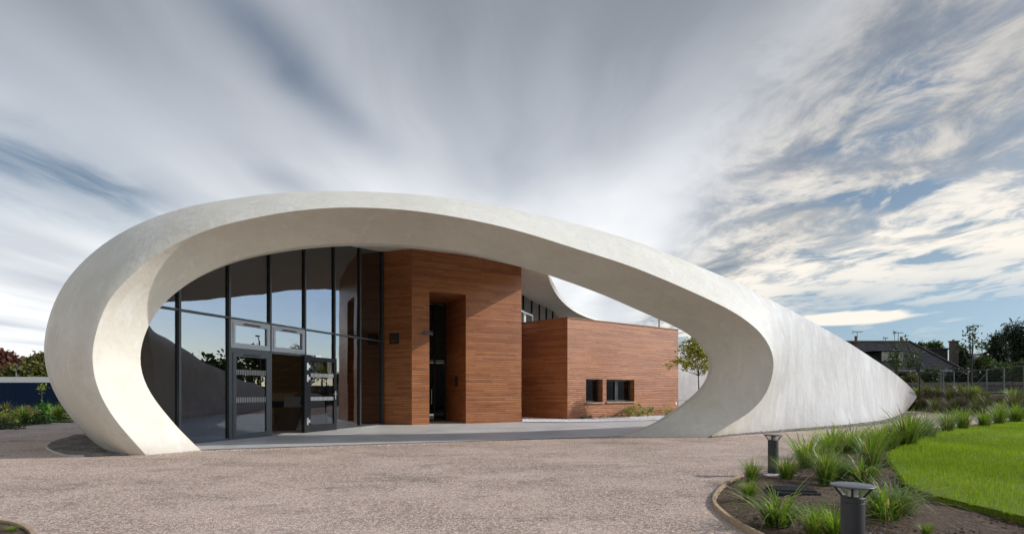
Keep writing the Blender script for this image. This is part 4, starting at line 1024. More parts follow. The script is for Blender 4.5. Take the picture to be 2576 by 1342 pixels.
def tree(name, P, blobs, n, size, leaf, trunk, label, cat='tree', group=None, bark='bark', seed=1, branches=(), gap=.35, flat=.6):
    rs = np.random.RandomState(seed); e = empty(name, P, label, cat, group)
    V, r = leaf_cloud(blobs, n, size, rs, flat, gap); fast_mesh('crown', V, 4, MATS[leaf], e, r)
    if trunk:
        mb = MB(); mb.tube(trunk[0], trunk[1], 8)
        for b in branches: mb.tube(b[0], b[1], 6)
        mb.build('trunk', MATS[bark], e, smooth=True)
    return e
def auto_br(z0, blobs, r0=.02):
    return [([(0, 0, z0), (b[0]*.5, b[1]*.5, (z0+b[2])/2), (b[0], b[1], b[2])], [r0, r0*.7, r0*.3]) for b in blobs]
def leafy(P, h, w, n, size, leaf, label, seed, name='shrub', cat='shrub', group=None, gap=.3):
    if group == 'plants in the border before the navy hoarding': h *= .62; w *= .8; n = int(n*.8)
    bl = [(0, 0, h*.55, w*.5, w*.5, h*.45), (w*.22, -.05, h*.4, w*.32, w*.3, h*.35), (-w*.25, .02, h*.42, w*.3, w*.3, h*.36)]
    return tree(name, P, bl, n, size, leaf, ([(0, 0, -.02), (.01, 0, h*.5)], [.02, .01]), label, cat, group, seed=seed, branches=auto_br(.02, bl, .01), gap=gap)

# courtyard tree
ct = Vector(((1758-1288)/FPX*24, 24, 0))
bl = [(-.12, 0, 3.45, .42, .42, .35), (-.45, 0, 3.1, .42, .4, .28), (-.15, .1, 2.85, .40, .4, .25), (.3, 0, 2.75, .42, .4, .28), (-.35, .1, 2.45, .48, .4, .26), (.35, 0, 2.3, .42, .4, .22), (-.9, -.2, 2.5, .38, .3, .14), (-1.35, -.3, 2.38, .25, .25, .10), (.05, 0, 3.1, .3, .3, .3)]
tree('courtyard_tree', ct, bl, 2600, .066, 'leaf_sunny', ([(0.02, 0, 0), (0, 0, 1.2), (-.03, 0, 2.2), (-.08, 0, 3.5)], [.035, .028, .02, .008]), 'slender young tree with thin olive leaves seen through the right of the arch', branches=auto_br(1.9, bl, .012), seed=4, bark='dark_bark', gap=.1, flat=.42)
# plants at the foot of the lower timber block
def lineP(s, o): return B2B+d2*s-in2*o
pl = [(3.55, .30, .42, .40, 'leaf_yellow', 'yellow-green shrub at the timber wall, largest of the three right of the windows'), (4.25, .3, .50, .42, 'leaf_yellow', 'bright yellow-green shrub in the middle of the three right of the windows'),
      (4.95, .3, .40, .42, 'leaf_lush', 'mid green shrub right of the yellow-green pair at the timber wall'), (6.3, .35, .36, .5, 'leaf_yellow', 'yellow-green shrub at the far right end of the timber wall')]
for i, (s, o_, h_, w_, lf, lb) in enumerate(pl): leafy(lineP(s, o_), h_*1.35, w_*1.5, 260, .035, lf, lb, 20+i, group='shrubs along the lower timber wall')
pl = [(.75, .13, .3, 'smallest dark creeping plant near the corner of the lower timber block'), (1.35, .16, .6, 'low dark leafy plant under the single small window'), (2.0, .14, .7, 'low dark leafy plant between the two small windows'), (2.6, .16, .5, 'low dark plant under the left pane of the wide window'), (3.05, .15, .7, 'low dark plant under the right pane of the wide window')]
for i, (s, h_, w_, lb) in enumerate(pl): leafy(lineP(s, .2), h_, w_, 90, .03, 'leaf_mid', lb, 30+i, 'ground_plant', 'plant', 'low plants along the lower timber wall')

# ------------------------------------------------------------------ courtyard bench and pole
e = empty('courtyard_bench', (B2C.x+.7, 29.2, 0), 'white slatted bench beyond the right end of the timber block', 'bench')
for k in range(12):
    pass
mb = MB()
for k in range(14): mb.box((-.6+k*.1, 0, .80), (.035, .22, .02))
mb.box((.05, -.2, .76), (.72, .03, .03)); mb.box((.05, .2, .76), (.72, .03, .03)); mb.build('seat', MATS['white_paint'], e)
for x in (-.5, .05, .6):
    mb = MB(); mb.box((x, -.2, .37), (.03, .03, .37)); mb.box((x, .2, .37), (.03, .03, .37)); mb.build('leg', MATS['galvanised'], e)
mb = MB(); pp = W(1658, 800, 46); mb.tube([(pp.x, pp.y, 0), (pp.x, pp.y, 8.3)], [.09, .05], 8); tagp(mb.build('mast_pole', MATS['galvanised']), 'thin grey pole rising behind the lower timber block', 'pole')

# ------------------------------------------------------------------ things inside the hall
def along(u, Y, z=0): r = (u-1288)/FPX; return Vector((r*Y, Y, z))
e = empty('workbench', along(715, 18.2), 'pale wooden workbench with dark panel front inside the open door', 'workbench', rz=R(18))
mb = MB(); mb.box((0, 0, .93), (.75, .32, .025)); mb.build('worktop', MATS['pine'], e)
for x in (-.65, -.35, .35, .65):
    mb = MB(); mb.box((x, -.25, .45), (.03, .03, .45)); mb.box((x, .25, .45), (.03, .03, .45)); mb.build('leg', MATS['pine'], e)
mb = MB(); mb.box((0, -.29, .80), (.70, .012, .10)); mb.build('apron', MATS['black_plastic'], e)
for k in range(5):
    mb = MB(); mb.box(along(713, 18.1, .975+k*.044), (.40, .05, .02), (Vector((math.cos(R(18)), math.sin(R(18)), 0)), Vector((-math.sin(R(18)), math.cos(R(18)), 0)), Zv), .003)
    tagp(mb.build('timber_plank', MATS['pine']), ['bottom plank', 'second plank from the bottom', 'middle plank', 'second plank from the top', 'top plank'][k]+' of the small stack on the workbench', 'plank', 'planks stacked on the workbench')
mb = MB(); mb.lathe([(.04, 0), (.045, .12), (.03, .15), (.015, .17), (.015, .2)], along(744, 18.2, .955), 16); tagp(mb.build('blue_bottle', MATS['blue_plastic'], smooth=True), 'blue bottle at the right end of the workbench', 'bottle')
def lean_board(u, Y, w, h, mat, label, tilt=.28, rz=R(12), roll=.0):
    X = Vector((math.cos(rz), math.sin(rz), 0)); N = Vector((-math.sin(rz), math.cos(rz), 0)); Zt = (Zv*math.cos(tilt)+N*math.sin(tilt)+X*roll).normalized()
    P = along(u, Y); mb = MB(); mb.box(P+Zt*(h/2), (w/2, .012, h/2), (X, N, Zt)); tagp(mb.build('leaning_board', mat), label, 'board', 'boards leaning on the workbench')
lean_board(716, 16.9, .62, .78, MATS['brown_board'], 'brown board leaning in front of the pale boards inside the door', roll=.25)
lean_board(735, 17.25, .55, .85, MATS['pale_board'], 'pale board behind the brown board, the nearer of two', roll=.1)
lean_board(728, 17.6, .5, 1.1, MATS['pale_board'], 'tall pale board leaning on the workbench, behind the others', roll=.05)
for i, (u, Y) in enumerate(((498, 14.0), (535, 14.6))):
    P = along(u, Y); e = empty('hall_chair', P, ['dark chair inside the hall nearest the left foot of the arch', 'dark chair inside the hall beside the closed glass door'][i], 'chair', 'chairs inside the hall', R(20+30*i))
    mb = MB(); mb.box((0, 0, .45), (.2, .2, .015), None, .005); mb.build('seat', MATS['black_plastic'], e)
    mb = MB(); mb.box((0, .2, .70), (.19, .01, .12), None, .005); mb.build('backrest', MATS['black_plastic'], e)
    for x in (-.18, .18):
        for y in (-.18, .18):
            mb = MB(); mb.tube([(x*1.1, y*1.1, 0), (x, y, .45 if y < 0 else .82)], .011, 6); mb.build('leg', MATS['steel'], e)

# ------------------------------------------------------------------ left background
HY = 31.5
e = empty('site_hoarding', (-30, HY, 0), 'navy painted hoarding with a white top band at the left', 'hoarding')
x0 = -48+30; xs_ = [along(39.6, HY).x+30+k*2.44 for k in range(-8, 8)]
for k, x in enumerate(xs_[:-1]):
    if x+30*0 > 14.5: break
    mb = MB(); mb.box((x+1.218, 0, .87), (1.214, .02, .87)); mb.build('panel', MATS['navy_paint'], e)
    mb = MB(); mb.box((x+1.218, -.012, 1.905), (1.214, .035, .163)); mb.build('top_band', MATS['white_paint'], e)
bedl = [(p[0], p[1]) for p in left_edge[:26]]+[(-17, HY-.02), (-45, HY-.02), (-45, 18)]
poly('left_border_soil', bedl, .02, MATS['brown_soil'])
for (va, vb, ul, ur) in ((1040, 1044, -200, 172), (1049, 1053, 26, 180), (1058, 1065, 20, 100), (1056, 1062, 128, 186)):
    poly('grass_strip', [tuple(G(ul, vb))[:2], tuple(G(ur, vb))[:2], tuple(G(ur, va))[:2], tuple(G(ul, va))[:2]], .05, MATS['lawn_turf'])
LP = 'plants in the border before the navy hoarding'
def z1(x, y): return x/3.556, 817.6+y/3.556
def lp(x, y): return G(*z1(x, y))
leafy(lp(420, 800), .75, 1.0, 260, .11, 'leaf_lush', 'big-leaved green mound before the navy hoarding', 41, 'leafy_mound', 'plant', LP)
e = leafy(lp(372, 800), .6, .30, 40, .05, 'leaf_lush', 'tall single flower stalk rising left of the big-leaved mound', 42, 'flower_stalk', 'plant', LP)
mb = MB(); mb.tube([(0, 0, 0), (.02, 0, 1.0), (0, 0, 1.65)], [.02, .015, .01], 6); mb.build('stalk', MATS['bark'], e)
V, r = leaf_cloud([(0, 0, 1.45, .10, .10, .28)], 60, .06, np.random.RandomState(3)); fast_mesh('flower_head', V, 4, MATS['leaf_yellow'], e, r)
leafy(lp(275, 790), .75, .7, 200, .05, 'leaf_bronze', 'bronze-red shrub left of the big-leaved mound', 43, group=LP)
leafy(lp(40, 900), .95, 1.0, 260, .06, 'leaf_yellow', 'yellow-tipped shrub at the far left of the border', 44, group=LP)
leafy(lp(60, 925), .55, .8, 200, .05, 'leaf_mid', 'dark green shrub in front of the yellow-tipped shrub at far left', 45, group=LP)
leafy(lp(270, 850), .5, .7, 160, .05, 'leaf_yellow', 'yellow-flowered low shrub below the bronze shrub', 46, group=LP)
e = leafy(lp(325, 845), .5, .4, 90, .045, 'leaf_mid', 'small plant with pink flowers in the middle of the border', 47, group=LP)
V, r = leaf_cloud([(0, -.05, .32, .12, .08, .04)], 9, .04, np.random.RandomState(3)); fast_mesh('flower_head', V, 4, MATS['petal_pink'], e, r)
leafy(lp(330, 885), .62, 1.0, 300, .05, 'leaf_mid', 'large dark green bushy plant at the front of the border', 48, group=LP)
leafy(lp(400, 880), .7, .8, 260, .05, 'leaf_lush', 'round green bush right of the large dark bushy plant', 49, group=LP)
leafy(lp(470, 850), .6, .6, 160, .05, 'leaf_yellow', 'yellow-green shrub between the round bush and the spiky clump', 50, group=LP)
leafy(lp(590, 855), .35, .5, 110, .045, 'leaf_mid', 'small low shrub beside the shell at the right end of the border', 51, group=LP)
leafy(lp(160, 930), .22, .9, 130, .04, 'leaf_mid', 'low creeping plant at the path edge left of the spiky fan', 54, group=LP)
clump('up', 0, 0, .65, 'spiky green fan of blades at the front left of the border', LP, P=lp(210, 885), wid=.9)
clump('up', 0, 0, .75, 'spiky upright clump close to the shell in the left border', LP, P=lp(520, 862), wid=.7)
clump('bank', 0, 0, .55, 'thin grassy clump against the left of the hoarding', LP, P=lp(60, 790), wid=1)
clump('bank', 0, 0, .40, 'thin grassy clump against the hoarding left of the bronze shrub', LP, P=lp(180, 790), wid=1)
clump('up', 0, 0, .5, 'green grassy clump against the hoarding right of the big-leaved mound', LP, P=lp(545, 778), wid=1.2)
clump('fresh', 0, 0, .06, 'tuft of weeds on the soil in the bottom left corner', None, P=G(30, 1338), wid=1.4)
TB = 'trees behind the navy hoarding'
def tw(x, y, Y): return W(x/6.667, 868+y/6.667, Y)
def bigtree(name, Y, cx, ytop, ybot, wpx, n, leaf, label, seed, group=TB, conv=tw, size=.17, scale=6.667, base=0):
    top, bot = conv(cx, ytop, Y), conv(cx, ybot, Y); h = top.z; w = wpx/scale/FPX*Y/2*.84; b = bot.z
    rs = np.random.RandomState(seed); bl = [(0, 0, (top.z+b)/2, w*.62, w*.62, (top.z-b)*.42)]
    for k in range(6):
        a = rs.uniform(0, 6.28); bl.append((math.cos(a)*w*.6, math.sin(a)*w*.6, b+(top.z-b)*rs.uniform(.2, .78), w*.38, w*.38, (top.z-b)*.24))
    for k in range(9):
        a = rs.uniform(0, 6.28); el = rs.uniform(-.2, 1.4); bl.append((math.cos(a)*math.cos(el)*w*.85, math.sin(a)*math.cos(el)*w*.85, b+(top.z-b)*(.45+.45*math.sin(el)), w*.2, w*.2, (top.z-b)*.13))
    return tree(name, (top.x, Y, base), [(x, y, z-base, a, b_, c) for x, y, z, a, b_, c in bl], int(n*2.6), size, leaf, ([(0, 0, -.2), (.1, 0, b*.6), (0, 0, (top.z+b)/2-base)], [w*.09, w*.07, w*.03]), label, 'tree', group, 'dark_bark', seed, auto_br(max(b-base-.5, .3)*.8, bl, w*.035))
bigtree('copper_tree', 46, -20, 140, 430, 470, 2600, 'leaf_red', 'copper-leaved tree at the left edge above the hoarding', 61)
bigtree('broadleaf_tree', 50, 680, 195, 500, 420, 3000, 'leaf_olive', 'large olive green tree beside the shell above the hoarding', 62)
bigtree('broadleaf_tree', 52, 470, 280, 530, 330, 2000, 'leaf_olive', 'smaller dark olive tree left of the large one above the hoarding', 63)
bigtree('dark_tree', 42, 60, 415, 640, 330, 1500, 'leaf_red', 'dark purple low tree below the copper-leaved tree', 64)
bigtree('hedge_tree', 40, 300, 440, 640, 300, 1500, 'leaf_olive', 'low green hedge tree behind the lamp post at left', 65)
bigtree('hedge_tree', 40, 560, 450, 640, 420, 1500, 'leaf_olive', 'low green hedge tree under the two olive trees', 66)
bigtree('hedge_tree', 40, 740, 420, 640, 300, 1200, 'leaf_olive', 'low green hedge tree touching the shell edge', 67)
# far left house
def house(name, P, w, d, h, rh, hip, wallm, roofm, label, rz=0, roof_front=0):
    e = empty(name, P, label, 'house', None, rz)
    mb = MB(); mb.box((0, 0, h/2), (w/2, d/2, h/2)); mb.build('wall', wallm, e)
    o_ = .35; mb = MB(); a = [Vector((-w/2-o_, -d/2-o_, h)), Vector((w/2+o_, -d/2-o_, h)), Vector((w/2+o_, d/2+o_, h)), Vector((-w/2-o_, d/2+o_, h))]
    r0, r1 = Vector((-w/2+hip[0], 0, h+rh)), Vector((w/2-hip[1], 0, h+rh))
    i = len(mb.V); mb.V += a+[r0, r1]; mb.F += [(0, 1, 5, 4), (2, 3, 4, 5), (1, 2, 5), (3, 0, 4), (0, 3, 2, 1)]
    mb.UV = [(0, 0)]*18; rf = mb.build('roof', roofm, e); return e, rf
lh = tw(200, 420, 85)
e, rf = house('far_house', (lh.x, 85, 0), 11, 9, 3.6, 2.9, (2, 2), MATS['house_granite'], MATS['roof_brown'], 'distant house with a brown slate roof between the trees at left')
lamp = tw(268, 520, 38); e = empty('street_lamp', (lamp.x, 38, 0), 'small old-style street lamp behind the hoarding at left', 'street lamp')
mb = MB(); mb.tube([(0, 0, 0), (0, 0, 2.6)], [.05, .035], 8); mb.build('post', MATS['galvanised'], e)
mb = MB(); mb.lathe([(.04, 2.6), (.10, 2.66), (.13, 2.9), (.12, 2.92)], n=8); mb.build('lantern', MATS['lens_glass'], e)
mb = MB(); mb.lathe([(.16, 2.92), (.10, 3.0), (.02, 3.1)], n=8); mb.build('lamp_cap', MATS['black_plastic'], e)

# ------------------------------------------------------------------ right background: bank, fence, wall, house, trees
def bank():
    # bottom edge follows the path, top is a plateau
    bot = resample([(22.4, 60, 0), (22.2, 40, 0), (22.4, 33.5, 0)]+[(p.x, p.y, 0) for p in pb]+[(23.5, 15, 0), (27, 5, 0)], 60)
    top = resample([(24.8, 60, 1.15), (25, 45, 1.15), (26.0, 38, 1.18), (26.2, 33, 1.15), (25.4, 29.5, 1.1), (24.9, 25.6, 1.0), (25.5, 21, .95), (28, 14, .9), (32, 5, .9)], 60)
    far_ = resample([(60, 70, 1.1), (70, 50, 1.1), (80, 40, 1.1), (80, 20, 1.0), (70, -5, .9)], 60)
    rows = []
    for s in np.linspace(0, 1, 14): rows.append(bot*(1-s)+top*s+np.array([0, 0, 1])*(.16*math.sin(math.pi*s)))
    for s in np.linspace(.1, 1, 6): rows.append(top*(1-s)+far_*s)
    P = np.array(rows)
    P[1:13, :, 2] += RN.uniform(-.035, .035, P[1:13, :, 2].shape)
    mb = MB(); mb.grid(tolist(P)); o = mb.build('planted_bank', MATS['brown_soil'], smooth=True); o['kind'] = 'structure'
    return BVHTree.FromPolygons(mb.V, mb.F)
BB = bank()
mb = MB(); mb.grid(tolist(np.array([resample([(24.8, 60, 1.19), (26.3, 38, 1.22), (26.8, 33, 1.20), (26.5, 27, 1.13), (27.5, 20, 1.0)], 20), resample([(110, 75, 1.2), (110, 60, 1.2), (110, 50, 1.2), (110, 35, 1.2), (110, 20, 1.1)], 20)]))); mb.build('verge', MATS['far_ground'])['kind'] = 'structure'
def z6(x, y): return 2075.5+x/3.556, 754.7+y/3.556
def bank_hit(u, v):
    d = Vector(((u-1288)/FPX, 1, (HV-v)/FPX)); hh = BB.ray_cast(Vector((0, 0, EYE)), d.normalized(), 200)
    return hh[0] if hh[0] is not None else None
bk = [(825, 850, .55, 'bright small clump at the top of the bank right behind the tail of the shell'), (910, 840, .75, 'leafy clump on the bank crest, first to the right of the tail'), (1000, 865, .85, 'reddish-tipped clump on the bank crest below the fence corner posts'),
      (1115, 885, .85, 'straw-topped clump on the bank crest right of the fence corner'), (1210, 850, .6, 'green clump on the bank crest behind the straw-topped one'), (1290, 895, .95, 'largest plumed clump on the bank crest'), (1345, 870, .55, 'dark small clump just right of the largest plumed clump'),
      (1430, 880, .5, 'bright green low clump on the bank crest by the braced fence post'), (1560, 925, .45, 'small green clump on the bank below the right fence posts'), (1660, 880, .5, 'yellowish clump on the crest near the right fence post'), (1740, 885, .5, 'yellowish clump on the crest at the right edge of the photo'),
      (850, 975, .75, 'pale clump low on the bank beside the tail of the shell'), (985, 1000, .75, 'pale clump low on the bank in front of the reddish-tipped one'), (1140, 995, .75, 'pale clump low on the bank in front of the straw-topped one'), (1195, 945, .55, 'brownish clump halfway up the bank'),
      (1340, 1000, .65, 'pale clump at the bank foot in front of the largest plumed clump'), (1400, 920, .55, 'clump halfway up the bank right of the largest plumed clump'), (1460, 965, .6, 'brownish clump on the bank below the braced post'), (1580, 1010, .5, 'thin clump low on the bank towards the right edge'), (1690, 985, .9, 'tall dark clump on the bank at the right edge of the photo'), (1610, 960, .4, 'sparse clump in the bare middle of the bank at right')]
for i, (x, y, h_, lb) in enumerate(bk):
    p = bank_hit(*z6(x, y))
    if p is None: p = Vector((26, 34, 1.15))
    clump('bank' if i % 3 else ('fresh' if h_ < .6 else 'bank'), 0, 0, h_, lb, 'grass clumps on the planted bank', P=p, wid=1.0, k=i)
# mesh fence
e = empty('mesh_fence', (30, 35, 1.15), 'galvanised wire mesh fence with posts and one diagonal brace on the bank', 'fence')
off = Vector((30, 35, 1.15)); ZF = 2.65
fp = [(2180, 937.5), (2255.5, 936), (2310, 935.2), (2366.5, 934.7), (2373, 934.4), (2400, 932), (2435, 930.5), (2481.9, 927.7), (2525.4, 923.4), (2576, 917), (2650, 905)]
PT = []
for u, v in fp:
    Y = (ZF-EYE)*FPX/(HV-v); PT.append(Vector(((u-1288)/FPX*Y, Y, ZF)))
for p in PT: 
    mb = MB(); mb.tube([p-Zv*1.6-off, p-off], .034, 8); mb.build('post', MATS['galvanised'], e)
for a, b in zip(PT, PT[1:]):
    mb = MB(); mb.tube([a-off-Zv*.02, b-off-Zv*.02], .02, 6); mb.build('top_rail', MATS['galvanised'], e)
MW, t, b_ = pmat('wire', (.06, .065, .065), .7)
mb = MB()
for a, b in zip(PT, PT[1:]):
    L = (b-a).length; n = int(L/.16)
    for k in range(1, n): q = a+(b-a)*k/n-off; mb.tube([q-Zv*1.45, q-Zv*.03], .0035, 3, False)
    for k in range(8): z = -.1-k*.18; mb.tube([a-off+Zv*z, b-off+Zv*z], .0035, 3, False)
mb.build('wire_mesh', MW, e)
mb = MB(); mb.tube([PT[7]-off-Zv*.25, (PT[6]*.85+PT[7]*.15)-off-Zv*1.35], .035, 6); mb.build('brace', MATS['galvanised'], e)
# stone wall
def m_stonewall():
    m, t, b = pmat('rubble_wall', (.12, .11, .1), .9)
    p = objc(t); br = t.n('ShaderNodeTexBrick'); s = t.n('ShaderNodeSeparateXYZ'); t.lk(p, s.inputs[0]); t.lk(t.comb(s.outputs[0], s.outputs[2], 0.0), br.inputs['Vector'])
    br.inputs['Scale'].default_value = 1; br.inputs['Brick Width'].default_value = .8; br.inputs['Row Height'].default_value = .34; br.inputs['Mortar Size'].default_value = .02
    br.inputs['Color1'].default_value = (.11, .10, .092, 1); br.inputs['Color2'].default_value = (.055, .05, .047, 1); br.inputs['Mortar'].default_value = (.03, .028, .026, 1)
    c = t.mix(t.maprange(t.noise(p, 3, 5, .6), .4, .7, 0, .4), br.outputs[0], (.16, .145, .13)); t.lk(c, b.inputs['Base Color']); bump(t, b, br.outputs['Fac'], -.5, .03)
m_stonewall()
a, b2_ = W(2180, 964, 52), W(2700, 955, 46); e = empty('garden_wall', (a.x, a.y, 0), 'low dark stone garden wall behind the mesh fence', 'wall', None, math.atan2(b2_.y-a.y, b2_.x-a.x))
L = math.hypot(b2_.x-a.x, b2_.y-a.y); mb = MB(); mb.box((L/2-6, 0, .9), (L/2+12, .2, .9)); mb.build('wall_body', MATS['rubble_wall'], e)
mb = MB(); k = 0; x = -14
while x < L+8: 
    w_ = random.uniform(.5, .9); mb.box((x+w_/2, 0, 1.93), (w_/2-.02, .24, .13), None, .02); x += w_
mb.build('coping', MATS['house_granite'], e)
# main house
HYY = 60.0
def hz(x, y, Y=HYY): return W(*z6(x, y), Y)
eaL, eaR = hz(60, 632), hz(1245, 628); rL, rR = hz(150, 385, HYY+4.5), hz(760, 371, HYY+4.5)
e = empty('slate_roof_house', (eaR.x, HYY, 0), 'long low stone house with a hipped slate roof, dormer and television aerials', 'house'); O = Vector((eaR.x, HYY, 0))
zE = eaR.z; zR = rR.z; xl = eaL.x-O.x-4; D = 9.0
mb = MB(); mb.box(((xl-.6)/2-.2, D/2+.3, zE/2), (abs(xl)/2-.4, D/2-.1, zE/2-.02)); mb.build('wall', MATS['house_granite'], e)
def m_slates():
    m, t, b = pmat('slate_courses', (.07, .07, .08), .9, 0, .0)
    p = objc(t); s = t.n('ShaderNodeSeparateXYZ'); t.lk(p, s.inputs[0])
    br = t.n('ShaderNodeTexBrick'); t.lk(t.comb(s.outputs[0], s.outputs[2], 0.0), br.inputs['Vector'])
    br.inputs['Scale'].default_value = 1; br.inputs['Brick Width'].default_value = .5; br.inputs['Row Height'].default_value = .15; br.inputs['Mortar Size'].default_value = .018
    br.inputs['Color1'].default_value = (.075, .073, .080, 1); br.inputs['Color2'].default_value = (.045, .045, .050, 1); br.inputs['Mortar'].default_value = (.016, .016, .018, 1)
    c = t.mix(t.maprange(t.noise(p, .7, 5, .6), .4, .7, 0, .5), br.outputs[0], (.045, .045, .05)); t.lk(c, b.inputs['Base Color'])
m_slates()
xr = rR.x-O.x
mb = MB(); V = [Vector((xl, 0, zE)), Vector((0, 0, zE)), Vector((0, D+1, zE)), Vector((xl, D+1, zE)), Vector((xl+3, 4.5, zR)), Vector((xr, 4.5, zR))]
mb.V = V; mb.F = [(0, 1, 5, 4), (1, 2, 5), (2, 3, 4, 5), (3, 0, 4), (0, 3, 2, 1)]; mb.UV = [(0, 0)]*18; rf = mb.build('roof', MATS['slate_courses'], e)
mb = MB(); mb.tube([V[0]+Vector((0, -.05, -.05)), V[1]+Vector((0, -.05, -.05))], .08, 6); mb.build('gutter', MATS['galvanised'], rf)
mb = MB(); mb.tube([V[4]+Zv*.04, V[5]+Zv*.04], .12, 6); mb.build('ridge_tiles', MATS['chimney_brick'], rf)
mb = MB(); mb.tube([V[5]+Zv*.03, V[1]+Zv*.05], .11, 6); mb.build('hip_tiles', MATS['dark_wood'], rf)
def rel(x, y, dy=0): p = hz(x, y, HYY+dy); return p-O
# dormer
a, b_ = rel(500, 552, 1.3), rel(697, 452, 1.3)
dm_c = ((a.x+b_.x)/2, 2.25, (a.z+b_.z)/2)
mb = MB(); mb.box(dm_c, ((b_.x-a.x)/2, .95, (b_.z-a.z)/2)); dmr = mb.build('dormer', MATS['dark_wood'], e)
mb = MB(); mb.box((dm_c[0]-.3, 2.2, b_.z+.07), ((b_.x-a.x)/2+.6, 1.2, .07)); mb.build('dormer_roof', MATS['galvanised'], dmr)
mb = MB()
for q in (.27, .76): mb.box((a.x+(b_.x-a.x)*q, 1.285, (a.z+b_.z)/2+.05), (.62, .02, .52))
mb.build('dormer_pane', MATS['lens_glass'], dmr)
mb = MB(); mb.box((a.x+(b_.x-a.x)*.27, 1.31, (a.z+b_.z)/2), (.58, .015, .5)); mb.box((a.x+(b_.x-a.x)*.76, 1.31, (a.z+b_.z)/2), (.58, .015, .5)); mb.build('net_curtain', MATS['render_cream'], dmr)
def chim(x0, x1, y0, y1, dy, pots=(), mat='chimney_brick'):
    a, b_ = rel(x0, y1, dy), rel(x1, y0, dy); w = b_.x-a.x
    mb = MB(); mb.box(((a.x+b_.x)/2, dy, (a.z+b_.z)/2), (w/2*.8, w/3.5, (b_.z-a.z)/2)); mb.box(((a.x+b_.x)/2, dy, b_.z+.06), (w/2*.8+.08, w/3.5+.08, .08)); c_ = mb.build('chimney', MATS[mat], e)
    for x, w_, yt in pots:
        p = rel(x, yt, dy); r_ = w_/3.556/FPX*(HYY+dy)/2
        mb = MB(); mb.lathe([(r_, b_.z+.1-p.z), (r_*.92, -.12), (r_*1.12, -.1), (r_*1.12, 0)], p, 12); mb.build('chimney_pot', MATS['terracotta'], c_)
chim(247, 305, 378, 450, 4.2, [(277, 24, 320)])
chim(572, 606, 374, 400, 4.6, [(580, 14, 364), (599, 14, 364)], 'terracotta')
chim(668, 700, 372, 395, 4.6, [(683, 22, 325)])
chim(1117, 1187, 372, 640, 9.5, [(1148, 16, 350)])
a, b_ = rel(900, 545, 8), rel(1082, 440, 8)
mb = MB(); mb.box(((a.x+b_.x)/2, 8, (a.z+b_.z)/2), ((b_.x-a.x)/2*.8, .6, (b_.z-a.z)/2)); mb.box(((a.x+b_.x)/2, 8, b_.z+.05), ((b_.x-a.x)/2*.8+.12, .75, .09)); mb.build('rear_dormer', MATS['dark_wood'], e)
for (x0, x1, y0, y1, m_) in ((668, 760, 650, 722, 'dark_glass'), (830, 882, 645, 735, 'white_paint'), (890, 1010, 650, 700, 'dark_glass'), (1085, 1120, 650, 690, 'white_paint')):
    a, b_ = rel(x0, y1), rel(x1, y0)
    mb = MB(); frame_rect(mb, Vector((a.x, .30, 0)), Vector((1, 0, 0)), Vector((0, -1, 0)), 0, b_.x-a.x, a.z, b_.z, .09, .12, mids=((b_.x-a.x)/2,)); wn = mb.build('window', MATS['dark_wood'] if m_ != 'white_paint' else MATS['white_paint'], e)
    mb = MB(); mb.box(((a.x+b_.x)/2, .36, (a.z+b_.z)/2), ((b_.x-a.x)/2-.05, .015, (b_.z-a.z)/2-.05)); mb.build('window_pane', MATS['dark_glass'], wn)
AG = 'television aerials on the slate roof'
def aerial(x, ytop, ybase, w, dy, label, flip=1):
    p, q = hz(x, ytop, HYY+dy), hz(x, ybase, HYY+dy); E_ = empty('television_aerial', q, label, 'aerial', AG)
    hgt_ = p.z-q.z; W_ = w/3.556/FPX*(HYY+dy)
    mb = MB(); mb.tube([(0, 0, -.15), (0, 0, hgt_)], .028, 6); mb.build('mast', MATS['galvanised'], E_)
    mb = MB(); mb.tube([(-W_*.45, 0, hgt_), (W_*.55, 0, hgt_)], .02, 5)
    for k in range(7): x_ = -W_*.4+k*W_*.14; mb.tube([(x_, -.28, hgt_), (x_, .28, hgt_)], .012, 4); mb.tube([(x_, 0, hgt_-.12), (x_, 0, hgt_+.1)], .012, 4)
    for s_ in (-1, 1): mb.tube([(-W_*.42, 0, hgt_), (-W_*.5, 0, hgt_+s_*.28)], .016, 4)
    mb.build('aerial_head', MATS['galvanised'], E_)
aerial(288, 282, 352, 90, 4.2, 'television aerial on the leftmost chimney with the red pot')
aerial(540, 337, 374, 40, 4.6, 'smallest television aerial in the middle of the slate roof ridge')
aerial(655, 290, 372, 85, 4.6, 'tallest television aerial beside the orange pot at the ridge end')
aerial(622, 285, 372, 22, 4.7, 'short upright television aerial next to the tallest one')
# distant houses
hh = hz(1420, 600, 100)
e2, rf2 = house('distant_house', (hh.x, 100, 0), 10, 8, 5.2, 3.0, (.3, .3), MATS['render_cream'], MATS['slate_roof'], 'distant grey-roofed house with a bright skylight right of the tall chimney')
mb = MB(); mb.box((-.2, -2.4, 7.0), (.75, .10, .32)); mb.build('skylight', MATS['white_paint'], rf2)
hh = hz(1295, 600, 92); e2, rf2 = house('distant_cottage', (hh.x, 92, 0), 4.5, 6, 5.0, 1.5, (.2, .2), MATS['house_granite'], MATS['slate_roof'], 'small distant granite house with white windows beside the dark tree')
for x_ in (-1.2, .9):
    for z_ in (3.2, 4.4): mb = MB(); mb.box((x_, -3.02, z_), (.35, .03, .38)); mb.build('window', MATS['white_paint'], e2)
TR = 'trees behind the slate-roofed house'
def rt(name, cx, yt, yb, w, Y, n, leaf, label, seed, size=.17): return bigtree(name, Y, cx, yt, yb, w, n, leaf, label, seed, TR, hz, size, 3.556, 1.0)
rt('round_tree', 968, 392, 470, 140, 80, 900, 'leaf_mid', 'round green treetop above the rear dormer', 71)
